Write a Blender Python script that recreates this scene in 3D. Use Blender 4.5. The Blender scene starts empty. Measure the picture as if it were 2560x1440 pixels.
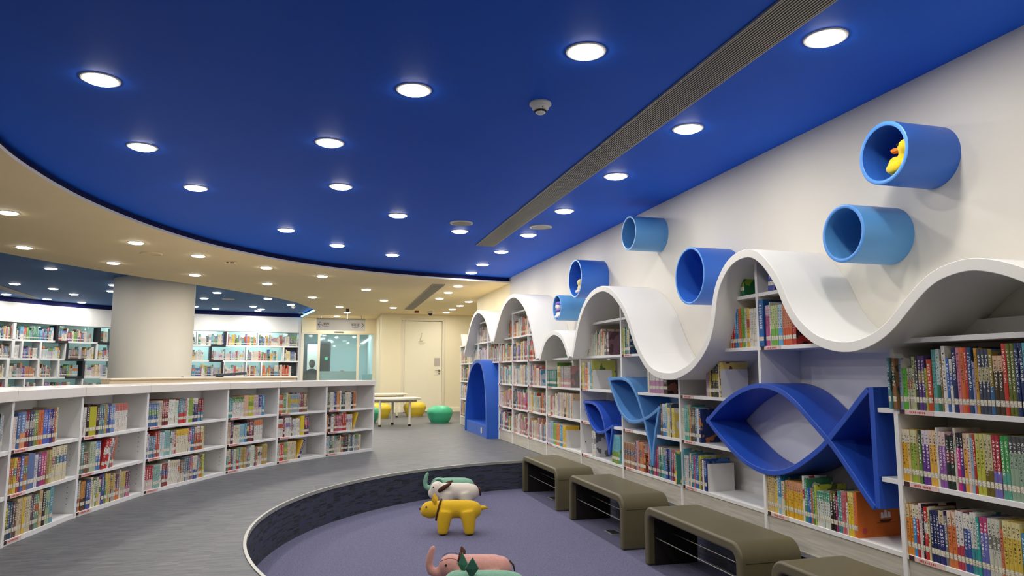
import bpy, bmesh, math, random
from mathutils import Vector, Matrix
from mathutils.geometry import tessellate_polygon

# ------------------------------------------------------------------ camera, world, exposure
S = bpy.context.scene
COL = S.collection
F, CX, CY, HEYE = 1745.0, 1280.0, 720.0, 1.05
PITCH = math.atan((929.0 - CY) / F)
YAW = math.radians(15.3367)
cam_d = bpy.data.cameras.new('camera')
cam_d.sensor_width = 36.0
cam_d.lens = F / 2560.0 * 36.0
cam_d.clip_start = 0.05
cam = bpy.data.objects.new('camera', cam_d)
COL.objects.link(cam)
cam.location = (0, 0, HEYE)
cam.rotation_euler = (math.pi / 2 + PITCH, 0, -YAW)
S.camera = cam
w = bpy.data.worlds.new('world')
S.world = w
w.use_nodes = True
w.node_tree.nodes['Background'].inputs[0].default_value = (0.9, 0.95, 1, 1)
w.node_tree.nodes['Background'].inputs[1].default_value = 0.05
S.view_settings.view_transform = 'Standard'
S.view_settings.look = 'None'
S.view_settings.gamma = 1.0
S.view_settings.use_curve_mapping = False
S.view_settings.exposure = 0.06
S.cycles.max_bounces = 7
S.cycles.diffuse_bounces = 4
S.cycles.adaptive_threshold = 0.02
S.cycles.glossy_bounces = 3
S.cycles.transparent_max_bounces = 12
S.cycles.caustics_reflective = False
S.cycles.caustics_refractive = False
S.cycles.sample_clamp_indirect = 4.0
LAMP_W = 7.6           # watts of each downlight
DISC_E = 34.0           # glow of each downlight's diffuser

random.seed(7)
ZB, ZU = 2.553, 2.645   # beige ceiling, raised blue ceiling
ZP = -0.32              # pit floor
XS, XW, XF = 2.76, 3.10, 2.61   # shelf fronts, right wall, wave front
PC, PR = (2.738, 4.992), 3.155  # pit centre and radius

# ------------------------------------------------------------------ materials
def lin(c):
    return tuple(((v / 12.92) if v <= 0.04045 else ((v + 0.055) / 1.055) ** 2.4) for v in c)

def rgb(r, g, b):
    return lin((r / 255.0, g / 255.0, b / 255.0))

def new_mat(name):
    m = bpy.data.materials.new(name)
    m.use_nodes = True
    nt = m.node_tree
    return m, nt, nt.nodes['Principled BSDF']

def mat(name, c, rough=0.5, spec=0.4, metal=0.0, noise=0.0, nscale=20.0, bump=0.0, bscale=200.0, sheen=0.0, coat=0.0):
    m, nt, b = new_mat(name)
    b.inputs['Base Color'].default_value = (*c, 1)
    b.inputs['Roughness'].default_value = rough
    b.inputs['Specular IOR Level'].default_value = spec
    b.inputs['Metallic'].default_value = metal
    if sheen: b.inputs['Sheen Weight'].default_value = sheen
    if coat: b.inputs['Coat Weight'].default_value = coat
    tc = nt.nodes.new('ShaderNodeTexCoord')
    if noise:
        n = nt.nodes.new('ShaderNodeTexNoise'); n.inputs['Scale'].default_value = nscale; n.inputs['Detail'].default_value = 4
        nt.links.new(tc.outputs['Object'], n.inputs['Vector'])
        r = nt.nodes.new('ShaderNodeMapRange'); r.inputs['From Min'].default_value = 0.3; r.inputs['From Max'].default_value = 0.7
        r.inputs['To Min'].default_value = 1 - noise; r.inputs['To Max'].default_value = 1 + noise
        nt.links.new(n.outputs['Fac'], r.inputs['Value'])
        mx = nt.nodes.new('ShaderNodeVectorMath'); mx.operation = 'SCALE'; mx.inputs[0].default_value = c
        nt.links.new(r.outputs[0], mx.inputs['Scale']); nt.links.new(mx.outputs[0], b.inputs['Base Color'])
    if bump:
        n2 = nt.nodes.new('ShaderNodeTexNoise'); n2.inputs['Scale'].default_value = bscale; n2.inputs['Detail'].default_value = 3
        nt.links.new(tc.outputs['Object'], n2.inputs['Vector'])
        bp = nt.nodes.new('ShaderNodeBump'); bp.inputs['Strength'].default_value = bump; bp.inputs['Distance'].default_value = 0.004
        nt.links.new(n2.outputs['Fac'], bp.inputs['Height']); nt.links.new(bp.outputs[0], b.inputs['Normal'])
    return m

def emit(name, c, e):
    m, nt, b = new_mat(name)
    b.inputs['Base Color'].default_value = (*c, 1)
    b.inputs['Emission Color'].default_value = (*c, 1)
    b.inputs['Emission Strength'].default_value = e
    return m

def streak_mat(name, cols, sx, sy, rough=0.85, blocks=None, swap=False, amt=0.12, spec=0.2):
    """carpet planks: thin streaks of several greys, longer in one direction"""
    m, nt, b = new_mat(name)
    tc = nt.nodes.new('ShaderNodeTexCoord')
    mp = nt.nodes.new('ShaderNodeMapping'); mp.inputs['Scale'].default_value = (sx, sy, sy if swap else 1)
    nt.links.new(tc.outputs['UV' if swap else 'Object'], mp.inputs['Vector'])
    n = nt.nodes.new('ShaderNodeTexNoise'); n.inputs['Scale'].default_value = 1; n.inputs['Detail'].default_value = 5; n.inputs['Roughness'].default_value = 0.7
    nt.links.new(mp.outputs[0], n.inputs['Vector'])
    br = nt.nodes.new('ShaderNodeTexWhiteNoise'); br.noise_dimensions = '2D'
    fl = nt.nodes.new('ShaderNodeVectorMath'); fl.operation = 'FLOOR'
    mp2 = nt.nodes.new('ShaderNodeMapping'); k = blocks or (1.0, 4.0); mp2.inputs['Scale'].default_value = (k[0], k[1], 1)
    nt.links.new(tc.outputs['UV' if swap else 'Object'], mp2.inputs['Vector'])
    nt.links.new(mp2.outputs[0], fl.inputs[0]); nt.links.new(fl.outputs[0], br.inputs['Vector'])
    ad = nt.nodes.new('ShaderNodeMath'); ad.operation = 'MULTIPLY_ADD'; ad.inputs[1].default_value = amt
    nt.links.new(br.outputs['Value'], ad.inputs[0]); nt.links.new(n.outputs['Fac'], ad.inputs[2])
    cr = nt.nodes.new('ShaderNodeValToRGB')
    el = cr.color_ramp.elements
    el[0].position = 0.38; el[0].color = (*cols[0], 1); el[1].position = 0.78; el[1].color = (*cols[-1], 1)
    for i, c in enumerate(cols[1:-1]):
        e = el.new(0.38 + 0.4 * (i + 1) / (len(cols) - 1)); e.color = (*c, 1)
    nt.links.new(ad.outputs[0], cr.inputs[0]); nt.links.new(cr.outputs[0], b.inputs['Base Color'])
    b.inputs['Roughness'].default_value = rough
    b.inputs['Specular IOR Level'].default_value = spec
    bp = nt.nodes.new('ShaderNodeBump'); bp.inputs['Strength'].default_value = 0.25; bp.inputs['Distance'].default_value = 0.003
    nt.links.new(n.outputs['Fac'], bp.inputs['Height']); nt.links.new(bp.outputs[0], b.inputs['Normal'])
    return m

def glass_mat(name, tint, alpha=0.35, gloss=0.12):
    m = bpy.data.materials.new(name); m.use_nodes = True
    nt = m.node_tree; nt.nodes.clear()
    o = nt.nodes.new('ShaderNodeOutputMaterial'); t = nt.nodes.new('ShaderNodeBsdfTransparent'); t.inputs[0].default_value = (*tint, 1)
    g = nt.nodes.new('ShaderNodeBsdfGlossy'); g.inputs['Roughness'].default_value = 0.03; g.inputs[0].default_value = (0.9, 0.97, 1, 1)
    d = nt.nodes.new('ShaderNodeBsdfDiffuse'); d.inputs[0].default_value = (*tint, 1)
    m1 = nt.nodes.new('ShaderNodeMixShader'); m1.inputs[0].default_value = alpha
    m2 = nt.nodes.new('ShaderNodeMixShader'); m2.inputs[0].default_value = gloss
    nt.links.new(t.outputs[0], m1.inputs[1]); nt.links.new(d.outputs[0], m1.inputs[2])
    nt.links.new(m1.outputs[0], m2.inputs[1]); nt.links.new(g.outputs[0], m2.inputs[2]); nt.links.new(m2.outputs[0], o.inputs[0])
    return m

M = {}
M['wall'] = mat('warm white wall paint', rgb(226, 221, 209), 0.6, noise=0.015, nscale=3)
M['cream'] = mat('cream wall paint and warm light', rgb(238, 228, 196), 0.6, noise=0.015, nscale=3)  # on the far right wall this cream stands for warm light
M['blue_ceiling'] = mat('deep blue ceiling paint', rgb(34, 100, 224), 0.6, 0.12, noise=0.02, nscale=2)
M['dusty_ceiling'] = mat('dusty blue ceiling paint', rgb(74, 118, 172), 0.6, 0.12, noise=0.02, nscale=2)
M['navy'] = mat('navy recess face', rgb(14, 20, 84), 0.6, 0.2, noise=0.02)  # recess faces coloured darker than the blue ceilings
M['beige_ceiling'] = mat('beige ceiling paint', rgb(250, 228, 182), 0.7, 0.2, noise=0.015, nscale=2)
M['lip'] = mat('pale ceiling lip', rgb(222, 218, 210), 0.6, noise=0.01)
M['white'] = mat('white laminate', rgb(236, 235, 234), 0.38, 0.45, noise=0.01, nscale=5)
M['wave'] = mat('white lacquer', rgb(240, 238, 232), 0.42, 0.4, noise=0.01, nscale=4)
M['counter'] = mat('glossy white counter', rgb(236, 230, 222), 0.2, 0.5, noise=0.01)
M['parapet'] = mat('cream partition paint', rgb(232, 212, 180), 0.5, noise=0.02)
M['arch_blue'] = mat('blue lacquer', rgb(44, 96, 196), 0.38, 0.45, noise=0.02, nscale=6)
M['fish_blue'] = mat('deep blue lacquer', rgb(40, 84, 190), 0.38, 0.45, noise=0.02, nscale=6)
M['pale_blue'] = mat('pale blue lacquer', rgb(92, 150, 212), 0.38, 0.45, noise=0.02, nscale=6)
M['tube_blue'] = mat('mid blue lacquer', rgb(52, 108, 204), 0.38, 0.45, noise=0.02, nscale=6)
M['tube_light'] = mat('steel blue lacquer', rgb(88, 150, 206), 0.38, 0.45, noise=0.02, nscale=6)
M['tube_rim'] = mat('bright blue edge', rgb(90, 156, 236), 0.4, 0.4, noise=0.01)
M['rim_pale'] = mat('pale blue edge', rgb(150, 196, 242), 0.4, 0.4, noise=0.01)
M['floor'] = streak_mat('grey plank carpet', [rgb(56, 60, 70), rgb(86, 89, 95), rgb(104, 106, 109), rgb(124, 124, 122)], 6.0, 105.0, 0.5, (7.0, 62.0), amt=0.14, spec=0.45)
M['riser'] = streak_mat('slate carpet planks', [rgb(38, 40, 48), rgb(56, 58, 68), rgb(76, 78, 88), rgb(66, 72, 100)], 9.0, 110.0, 0.9, (9.0, 62.0), True, amt=0.26)
M['pit'] = mat('lilac blue carpet', rgb(108, 107, 132), 0.95, 0.1, noise=0.34, nscale=140, bump=0.5, bscale=260)
M['trim'] = mat('pale metal edging', rgb(180, 180, 172), 0.35, 0.5, metal=0.3)
M['leather'] = mat('olive brown leatherette', rgb(100, 93, 68), 0.42, 0.4, noise=0.03, nscale=30, bump=0.08, bscale=400)
M['dark_lining'] = mat('dark lining', rgb(30, 26, 24), 0.7)
M['steel'] = mat('brushed steel', rgb(170, 168, 160), 0.3, metal=0.9)
M['dark'] = mat('black plastic', rgb(22, 22, 24), 0.5)
M['grey'] = mat('grey plastic', rgb(150, 148, 142), 0.5)
M['white_plastic'] = mat('white plastic', rgb(226, 222, 214), 0.4)
M['diffuser'] = emit('lit diffuser', (1.0, 0.97, 0.9), DISC_E)
M['led'] = emit('blue led strip', (0.25, 0.62, 1.0), 3.0)
M['grille'] = mat('grey aluminium slats', rgb(158, 152, 142), 0.45, 0.5, metal=0.3)
M['grille_dark'] = mat('dark slot backing', rgb(36, 35, 33), 0.8)
M['green_pouf'] = mat('green leatherette', rgb(72, 186, 138), 0.4, 0.4, noise=0.02)
M['yellow_pouf'] = mat('yellow leatherette', rgb(226, 196, 62), 0.4, 0.4, noise=0.02)
M['table'] = mat('cream table laminate', rgb(236, 228, 208), 0.4, noise=0.01)
M['toy_yellow'] = mat('yellow woven fabric', rgb(226, 182, 40), 0.9, 0.15, noise=0.07, nscale=90, bump=0.4, bscale=300, sheen=0.2)
M['toy_white'] = mat('off white woven fabric', rgb(224, 214, 198), 0.9, 0.15, noise=0.05, nscale=90, bump=0.4, bscale=300, sheen=0.2)
M['toy_green'] = mat('sage green felt', rgb(128, 176, 150), 0.9, 0.15, noise=0.08, nscale=60, bump=0.4, bscale=300, sheen=0.3)
M['toy_dkgreen'] = mat('dark green felt', rgb(62, 112, 92), 0.9, 0.15, noise=0.1, nscale=60, bump=0.3, bscale=300, sheen=0.2)
M['toy_pink'] = mat('salmon pink felt', rgb(216, 158, 146), 0.9, 0.15, noise=0.07, nscale=60, bump=0.4, bscale=300, sheen=0.3)
M['toy_brown'] = mat('brown felt', rgb(84, 58, 48), 0.9, 0.15, noise=0.08, nscale=60)
M['orange'] = mat('orange felt', rgb(232, 128, 40), 0.8, 0.2)
M['plush_yellow'] = mat('yellow plush', rgb(246, 212, 30), 0.95, 0.1, noise=0.08, nscale=120, bump=0.5, bscale=300, sheen=0.4)
M['plush_cream'] = mat('cream plush', rgb(236, 214, 150), 0.95, 0.1, noise=0.05, nscale=120)
M['plush_white'] = mat('white plush', rgb(236, 230, 228), 0.95, 0.1, noise=0.05, nscale=120)
M['plush_purple'] = mat('purple plush', rgb(128, 104, 186), 0.95, 0.1, noise=0.05, nscale=120)
M['sign'] = mat('pale grey sign board', rgb(196, 194, 192), 0.5)
M['ink'] = mat('dark grey lettering', rgb(70, 68, 70), 0.6)
M['pale_ink'] = mat('pale grey lettering', rgb(206, 199, 180), 0.6)
M['paper'] = mat('printed notice paper', rgb(188, 178, 172), 0.8, noise=0.15, nscale=120)
M['door'] = mat('cream door paint', rgb(240, 233, 208), 0.5, noise=0.01)
M['frame'] = mat('cream frame paint', rgb(226, 218, 196), 0.5)
M['cyan'] = mat('pale cyan wall paint', rgb(206, 229, 232), 0.6, noise=0.02)
M['slate'] = mat('dark slate panel', rgb(66, 76, 86), 0.5)
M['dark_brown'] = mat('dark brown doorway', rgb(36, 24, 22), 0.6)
M['glass'] = glass_mat('pale green tinted glass', rgb(228, 243, 244), 0.06, 0.06)
M['frost'] = glass_mat('frosted glass band', rgb(158, 190, 190), 0.75, 0.05)
M['black_trim'] = mat('black laminate edge', rgb(38, 36, 44), 0.5)
M['red_box'] = mat('dark red enamel', rgb(120, 30, 24), 0.4)
M['exit_green'] = emit('green exit sign', (0.05, 0.5, 0.25), 0.8)
M['pink_label'] = mat('pink shelf label', rgb(228, 196, 190), 0.6)
M['red_ink'] = mat('red lettering', rgb(196, 70, 70), 0.6)
M['maroon'] = mat('dark maroon square', rgb(58, 32, 34), 0.6)
M['skin'] = mat('skin', rgb(96, 68, 56), 0.6)
M['black_cloth'] = mat('black cloth', rgb(26, 22, 24), 0.85, 0.1, noise=0.1)
M['pages'] = mat('paper edges', rgb(226, 214, 186), 0.9, 0.1, noise=0.06, nscale=300)
M['bookend'] = mat('white file board', rgb(214, 212, 210), 0.5)

def wood_mat():
    m, nt, b = new_mat('pale grey wood grain')
    tc = nt.nodes.new('ShaderNodeTexCoord'); mp = nt.nodes.new('ShaderNodeMapping'); mp.inputs['Scale'].default_value = (1, 2.5, 40)
    nt.links.new(tc.outputs['Object'], mp.inputs['Vector'])
    n = nt.nodes.new('ShaderNodeTexNoise'); n.inputs['Scale'].default_value = 1.5; n.inputs['Detail'].default_value = 6; n.inputs['Distortion'].default_value = 0.6
    nt.links.new(mp.outputs[0], n.inputs['Vector'])
    cr = nt.nodes.new('ShaderNodeValToRGB'); cr.color_ramp.elements[0].position = 0.3; cr.color_ramp.elements[0].color = (*rgb(186, 180, 166), 1)
    cr.color_ramp.elements[1].position = 0.7; cr.color_ramp.elements[1].color = (*rgb(214, 208, 194), 1)
    nt.links.new(n.outputs['Fac'], cr.inputs[0]); nt.links.new(cr.outputs[0], b.inputs['Base Color']); b.inputs['Roughness'].default_value = 0.45
    return m
M['wood'] = wood_mat()

def book_mat():
    """one material for all books: colours come from each book's own attributes, the spine lettering from its UV map"""
    m, nt, b = new_mat('printed book covers')
    N = nt.nodes.new; L = nt.links.new
    def attr(n):
        a = N('ShaderNodeAttribute'); a.attribute_name = n; return a
    def mth(op, *a):
        x = N('ShaderNodeMath'); x.operation = op
        for i, v in enumerate(a):
            if isinstance(v, (int, float)): x.inputs[i].default_value = v
            else: L(v, x.inputs[i])
        return x.outputs[0]
    def between(v, lo, hi):
        return mth('MULTIPLY', mth('GREATER_THAN', v, lo), mth('LESS_THAN', v, hi))
    def mixc(f, a, c):
        x = N('ShaderNodeMix'); x.data_type = 'RGBA'
        L(f, x.inputs[0])
        for v, i in ((a, 6), (c, 7)):
            if isinstance(v, tuple): x.inputs[i].default_value = v
            else: L(v, x.inputs[i])
        return x.outputs[2]
    c1, c2 = attr('c1'), attr('c2')
    info = attr('info')      # x: kind 0 cover 1 spine 2 pages, y: style, z: seed
    sep = N('ShaderNodeSeparateXYZ'); L(info.outputs['Vector'], sep.inputs[0])
    uv = N('ShaderNodeUVMap'); uv.uv_map = 'uv'; su = N('ShaderNodeSeparateXYZ'); L(uv.outputs[0], su.inputs[0])
    um = N('ShaderNodeUVMap'); um.uv_map = 'metres'; sm = N('ShaderNodeSeparateXYZ'); L(um.outputs[0], sm.inputs[0])
    kind, style, seed = sep.outputs[0], sep.outputs[1], sep.outputs[2]
    u, v, mu, mv = su.outputs[0], su.outputs[1], sm.outputs[0], sm.outputs[1]
    spine = between(kind, 0.5, 1.5); pages = mth('GREATER_THAN', kind, 1.5); cover = mth('LESS_THAN', kind, 0.5)
    # second colour: a block at the head or foot of the spine
    head = mth('MULTIPLY', between(style, 0.5, 1.5), mth('GREATER_THAN', v, 0.74))
    foot = mth('MULTIPLY', between(style, 1.5, 2.5), mth('LESS_THAN', v, 0.42))
    band = mth('MULTIPLY', between(style, 2.5, 3.5), between(v, 0.5, 0.72))
    blk = mth('MULTIPLY', mth('MAXIMUM', head, mth('MAXIMUM', foot, band)), spine)
    col = mixc(blk, c1.outputs['Color'], c2.outputs['Color'])
    # lettering: small cells that are ink or not, inside a column down the middle
    comb = N('ShaderNodeCombineXYZ')
    L(mth('FLOOR', mth('MULTIPLY', mu, 420.0)), comb.inputs[0]); L(mth('FLOOR', mth('MULTIPLY', mv, 330.0)), comb.inputs[1]); L(seed, comb.inputs[2])
    wn = N('ShaderNodeTexWhiteNoise'); wn.noise_dimensions = '3D'; L(comb.outputs[0], wn.inputs['Vector'])
    cell = mth('LESS_THAN', mth('FRACT', mth('MULTIPLY', mv, 62.0)), 0.72)
    inku = between(u, 0.24, 0.76)
    start = mth('MULTIPLY_ADD', mth('FRACT', mth('MULTIPLY', seed, 7.31)), 0.2, 0.3)
    inkv = mth('MULTIPLY', mth('GREATER_THAN', v, start), mth('LESS_THAN', v, 0.92))
    ink = mth('MULTIPLY', mth('MULTIPLY', mth('GREATER_THAN', wn.outputs['Value'], 0.56), cell), mth('MULTIPLY', inku, inkv))
    ink = mth('MULTIPLY', mth('MULTIPLY', ink, spine), mth('LESS_THAN', style, 4.5))
    sb = N('ShaderNodeSeparateColor'); L(col, sb.inputs[0])
    lum = mth('MULTIPLY_ADD', sb.outputs[1], 0.6, mth('MULTIPLY', sb.outputs[0], 0.4))
    dark = mth('LESS_THAN', lum, 0.26)
    inkc = mixc(dark, (0.05, 0.045, 0.06, 1), (0.85, 0.84, 0.8, 1))
    col = mixc(ink, col, inkc)
    # printed pictures on the covers
    pn = N('ShaderNodeTexNoise'); pn.noise_dimensions = '4D'; pn.inputs['Scale'].default_value = 12; pn.inputs['Detail'].default_value = 2
    L(um.outputs[0], pn.inputs['Vector']); L(seed, pn.inputs['W'])
    pic = mth('MULTIPLY', mth('MULTIPLY', mth('GREATER_THAN', pn.outputs['Fac'], 0.56), cover), between(style, -0.5, 3.5))
    col = mixc(pic, col, c2.outputs['Color'])
    # catalogue sticker low on the spine (only where the book has no sticker of its own)
    lab = mth('MULTIPLY', mth('MULTIPLY', between(mv, 0.036, 0.062), spine), mth('GREATER_THAN', attr('sticker').outputs['Fac'], 0.5))
    labt = mth('MULTIPLY', mth('GREATER_THAN', wn.outputs['Value'], 0.62), between(u, 0.15, 0.85))
    col = mixc(lab, col, mixc(labt, (0.82, 0.78, 0.66, 1), (0.22, 0.2, 0.2, 1)))
    # paper edges
    col = mixc(pages, col, (0.62, 0.55, 0.43, 1))
    L(col, b.inputs['Base Color'])
    b.inputs['Roughness'].default_value = 0.42; b.inputs['Specular IOR Level'].default_value = 0.35
    return m
M['book'] = book_mat()

def sticker_mat():
    m, nt, b = new_mat('catalogue sticker')
    N = nt.nodes.new; L = nt.links.new
    tc = N('ShaderNodeTexCoord'); mp = N('ShaderNodeMapping'); mp.inputs['Scale'].default_value = (400, 400, 330); L(tc.outputs['Object'], mp.inputs['Vector'])
    fl = N('ShaderNodeVectorMath'); fl.operation = 'FLOOR'; L(mp.outputs[0], fl.inputs[0])
    wn = N('ShaderNodeTexWhiteNoise'); L(fl.outputs[0], wn.inputs['Vector'])
    cr = N('ShaderNodeValToRGB'); cr.color_ramp.interpolation = 'CONSTANT'; cr.color_ramp.elements[0].color = (0.80, 0.75, 0.60, 1)
    cr.color_ramp.elements[1].position = 0.72; cr.color_ramp.elements[1].color = (0.30, 0.27, 0.24, 1)
    L(wn.outputs['Value'], cr.inputs[0]); L(cr.outputs[0], b.inputs['Base Color']); b.inputs['Roughness'].default_value = 0.35
    return m
M['sticker'] = sticker_mat()

# ------------------------------------------------------------------ mesh helpers
class MB:
    """collects vertices and faces, then links them as one mesh object"""
    def __init__(s): s.v = []; s.f = []; s.mi = []; s.cur = 0
    def face(s, *idx): s.f.append(tuple(idx)); s.mi.append(s.cur)
    def add(s, vs, fs):
        b = len(s.v); s.v += [tuple(p) for p in vs]
        for f in fs: s.f.append(tuple(b + i for i in f)); s.mi.append(s.cur)
    def box(s, x0, x1, y0, y1, z0, z1, mtx=None):
        vs = [Vector((x, y, z)) for z in (z0, z1) for y in (y0, y1) for x in (x0, x1)]
        if mtx is not None: vs = [mtx @ p for p in vs]
        s.add(vs, [(0, 2, 3, 1), (4, 5, 7, 6), (0, 1, 5, 4), (2, 6, 7, 3), (0, 4, 6, 2), (1, 3, 7, 5)])
    def prism(s, poly, axis, a0, a1):
        """extrude a 2-D polygon: axis 'x' takes (y,z), 'z' takes (x,y), 'y' takes (x,z)"""
        def P(p, a):
            return {'x': (a, p[0], p[1]), 'y': (p[0], a, p[1]), 'z': (p[0], p[1], a)}[axis]
        n = len(poly)
        vs = [P(p, a0) for p in poly] + [P(p, a1) for p in poly]
        tri = tessellate_polygon([[Vector((p[0], p[1], 0)) for p in poly]])
        fs = [tuple(t) for t in tri] + [tuple(n + i for i in reversed(t)) for t in tri]
        fs += [(i, (i + 1) % n, n + (i + 1) % n, n + i) for i in range(n)]
        s.add(vs, fs)
    def ribbon(s, pts, th, x0, x1, closed=False, side=0.0):
        """strip of the given thickness along (y,z) points, extruded in x. side: 0 centred, 1 all on the left-hand normal"""
        n = len(pts); A = []; B = []
        for i, p in enumerate(pts):
            a = Vector(pts[(i - 1) % n] if closed else pts[max(i - 1, 0)]); c = Vector(pts[(i + 1) % n] if closed else pts[min(i + 1, n - 1)])
            t = (c - a).normalized(); nm = Vector((t.y, -t.x))
            p = Vector(p); A.append(p + nm * th * (0.5 + 0.5 * side)); B.append(p - nm * th * (0.5 - 0.5 * side))
        vs = []
        for x in (x0, x1):
            vs += [(x, p.x, p.y) for p in A] + [(x, p.x, p.y) for p in B]
        fs = []
        m = n if closed else n - 1
        for i in range(m):
            j = (i + 1) % n
            fs += [(i, j, n + j, n + i), (2 * n + i, 3 * n + i, 3 * n + j, 2 * n + j), (i, 2 * n + i, 2 * n + j, j), (n + i, n + j, 3 * n + j, 3 * n + i)]
        if not closed:
            fs += [(0, n, 3 * n, 2 * n), (n - 1, 3 * n - 1, 4 * n - 1, 2 * n - 1)]
        s.add(vs, fs)
    def lathe(s, prof, n=32, c=(0, 0, 0), axis='z', cap=True):
        vs = []
        for k in range(n):
            a = 2 * math.pi * k / n
            for r, h in prof:
                p = (r * math.cos(a), r * math.sin(a), h)
                if axis == 'x': p = (h, r * math.cos(a), r * math.sin(a))
                if axis == 'y': p = (r * math.cos(a), h, r * math.sin(a))
                vs.append((c[0] + p[0], c[1] + p[1], c[2] + p[2]))
        m = len(prof); fs = []
        for k in range(n):
            q = (k + 1) % n
            for i in range(m - 1): fs.append((k * m + i, q * m + i, q * m + i + 1, k * m + i + 1))
        if cap:
            fs.append(tuple(k * m for k in reversed(range(n)))); fs.append(tuple(k * m + m - 1 for k in range(n)))
        s.add(vs, fs)
    def tube(s, pts, rads, n=12):
        """round limb along 3-D points with a radius at each, ends closed by small caps"""
        pts = [Vector(p) for p in pts]
        if not isinstance(rads, (list, tuple)): rads = [rads] * len(pts)
        rings = []
        up = Vector((0, 0, 1))
        ref = None
        for i, p in enumerate(pts):
            t = (pts[min(i + 1, len(pts) - 1)] - pts[max(i - 1, 0)]).normalized()
            if ref is None: ref = t.orthogonal().normalized()
            ref = (ref - t * ref.dot(t)).normalized(); q = t.cross(ref)
            rings.append([p + (ref * math.cos(2 * math.pi * k / n) + q * math.sin(2 * math.pi * k / n)) * rads[i] for k in range(n)])
        vs = [v for r in rings for v in r]; fs = []
        for i in range(len(rings) - 1):
            for k in range(n):
                fs.append((i * n + k, i * n + (k + 1) % n, (i + 1) * n + (k + 1) % n, (i + 1) * n + k))
        fs.append(tuple(reversed(range(n)))); fs.append(tuple((len(rings) - 1) * n + k for k in range(n)))
        s.add(vs, fs)
    def ball(s, c, r, n=16, mtx=None):
        rx, ry, rz = r if isinstance(r, (tuple, list)) else (r, r, r)
        vs = []; m = n // 2
        for i in range(1, m):
            th = math.pi * i / m
            for k in range(n):
                ph = 2 * math.pi * k / n
                vs.append(Vector((rx * math.sin(th) * math.cos(ph), ry * math.sin(th) * math.sin(ph), rz * math.cos(th))))
        vs += [Vector((0, 0, rz)), Vector((0, 0, -rz))]
        if mtx is not None: vs = [mtx @ v for v in vs]
        vs = [v + Vector(c) for v in vs]
        fs = []
        for i in range(m - 2):
            for k in range(n): fs.append((i * n + k, (i + 1) * n + k, (i + 1) * n + (k + 1) % n, i * n + (k + 1) % n))
        T = (m - 1) * n
        for k in range(n):
            fs.append((T, k, (k + 1) % n)); fs.append((T + 1, (m - 2) * n + (k + 1) % n, (m - 2) * n + k))
        s.add(vs, fs)
    def build(s, name, mats, parent=None, smooth=False, bevel=0.0, seg=2, fix=True, loc=None, world=False):
        me = bpy.data.meshes.new(name)
        me.from_pydata(s.v, [], s.f)
        if not isinstance(mats, (list, tuple)): mats = [mats]
        for m in mats: me.materials.append(m)
        if len(mats) > 1: me.polygons.foreach_set('material_index', s.mi)
        if fix:
            bm = bmesh.new(); bm.from_mesh(me); bmesh.ops.recalc_face_normals(bm, faces=bm.faces); bm.to_mesh(me); bm.free()
        if smooth: me.shade_smooth()
        me.update()
        o = bpy.data.objects.new(name, me); COL.objects.link(o)
        if parent is not None: o.parent = parent
        if loc is not None: o.location = loc
        if world and parent is not None: o.matrix_parent_inverse = parent.matrix_basis.inverted()
        if bevel:
            b = o.modifiers.new('bevel', 'BEVEL'); b.width = bevel; b.segments = seg; b.limit_method = 'ANGLE'; b.angle_limit = math.radians(40)
        return o

def tag(o, label=None, cat=None, group=None, kind=None):
    if label: o['label'] = label
    if cat: o['category'] = cat
    if group: o['group'] = group
    if kind: o['kind'] = kind
    return o

def empty(name, loc, label, cat, group=None, rz=0.0):
    o = bpy.data.objects.new(name, None); COL.objects.link(o)
    o.empty_display_size = 0.1
    o.location = loc; o.rotation_euler = (0, 0, rz)
    return tag(o, label, cat, group)

def struct(o): o['kind'] = 'structure'; return o

def smooth_angle(o, deg=35):
    """smooth shading except at edges sharper than deg"""
    me = o.data
    bm = bmesh.new(); bm.from_mesh(me)
    for f in bm.faces: f.smooth = True
    for e in bm.edges:
        e.smooth = not (len(e.link_faces) == 2 and e.calc_face_angle(0) > math.radians(deg))
    bm.to_mesh(me); bm.free()
    return o

def catmull(pts, k=6):
    out = []
    n = len(pts)
    for i in range(n - 1):
        p0, p1, p2, p3 = (Vector(pts[max(i - 1, 0)]), Vector(pts[i]), Vector(pts[i + 1]), Vector(pts[min(i + 2, n - 1)]))
        for j in range(k):
            t = j / k
            out.append(0.5 * ((2 * p1) + (p2 - p0) * t + (2 * p0 - 5 * p1 + 4 * p2 - p3) * t * t + (3 * p1 - p0 - 3 * p2 + p3) * t ** 3))
    out.append(Vector(pts[-1]))
    return out

def relax(pts, it=2):
    pts = [Vector(p) for p in pts]
    for _ in range(it):
        pts = [pts[0]] + [(pts[i - 1] + 2 * pts[i] + pts[i + 1]) / 4 for i in range(1, len(pts) - 1)] + [pts[-1]]
    return pts

def project(p):
    d = Vector(p) - Vector((0, 0, HEYE))
    cy, sy, cp, sp = math.cos(YAW), math.sin(YAW), math.cos(PITCH), math.sin(PITCH)
    r = d.x * cy - d.y * sy; fw = d.x * sy + d.y * cy; up = d.z
    z = fw * cp + up * sp; y = -fw * sp + up * cp
    if z < 0.05: return None
    return (CX + F * r / z, CY - F * y / z)

def on_z(px, py, z):
    """the point of the horizontal plane z seen at a pixel of the photograph"""
    x = (px - CX) / F; y = -(py - CY) / F
    cp, sp, cy, sy = math.cos(PITCH), math.sin(PITCH), math.cos(YAW), math.sin(YAW)
    fw = cp - y * sp; up = y * cp + sp
    t = (z - HEYE) / up
    return (t * (x * cy + fw * sy), t * (-x * sy + fw * cy))

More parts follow.
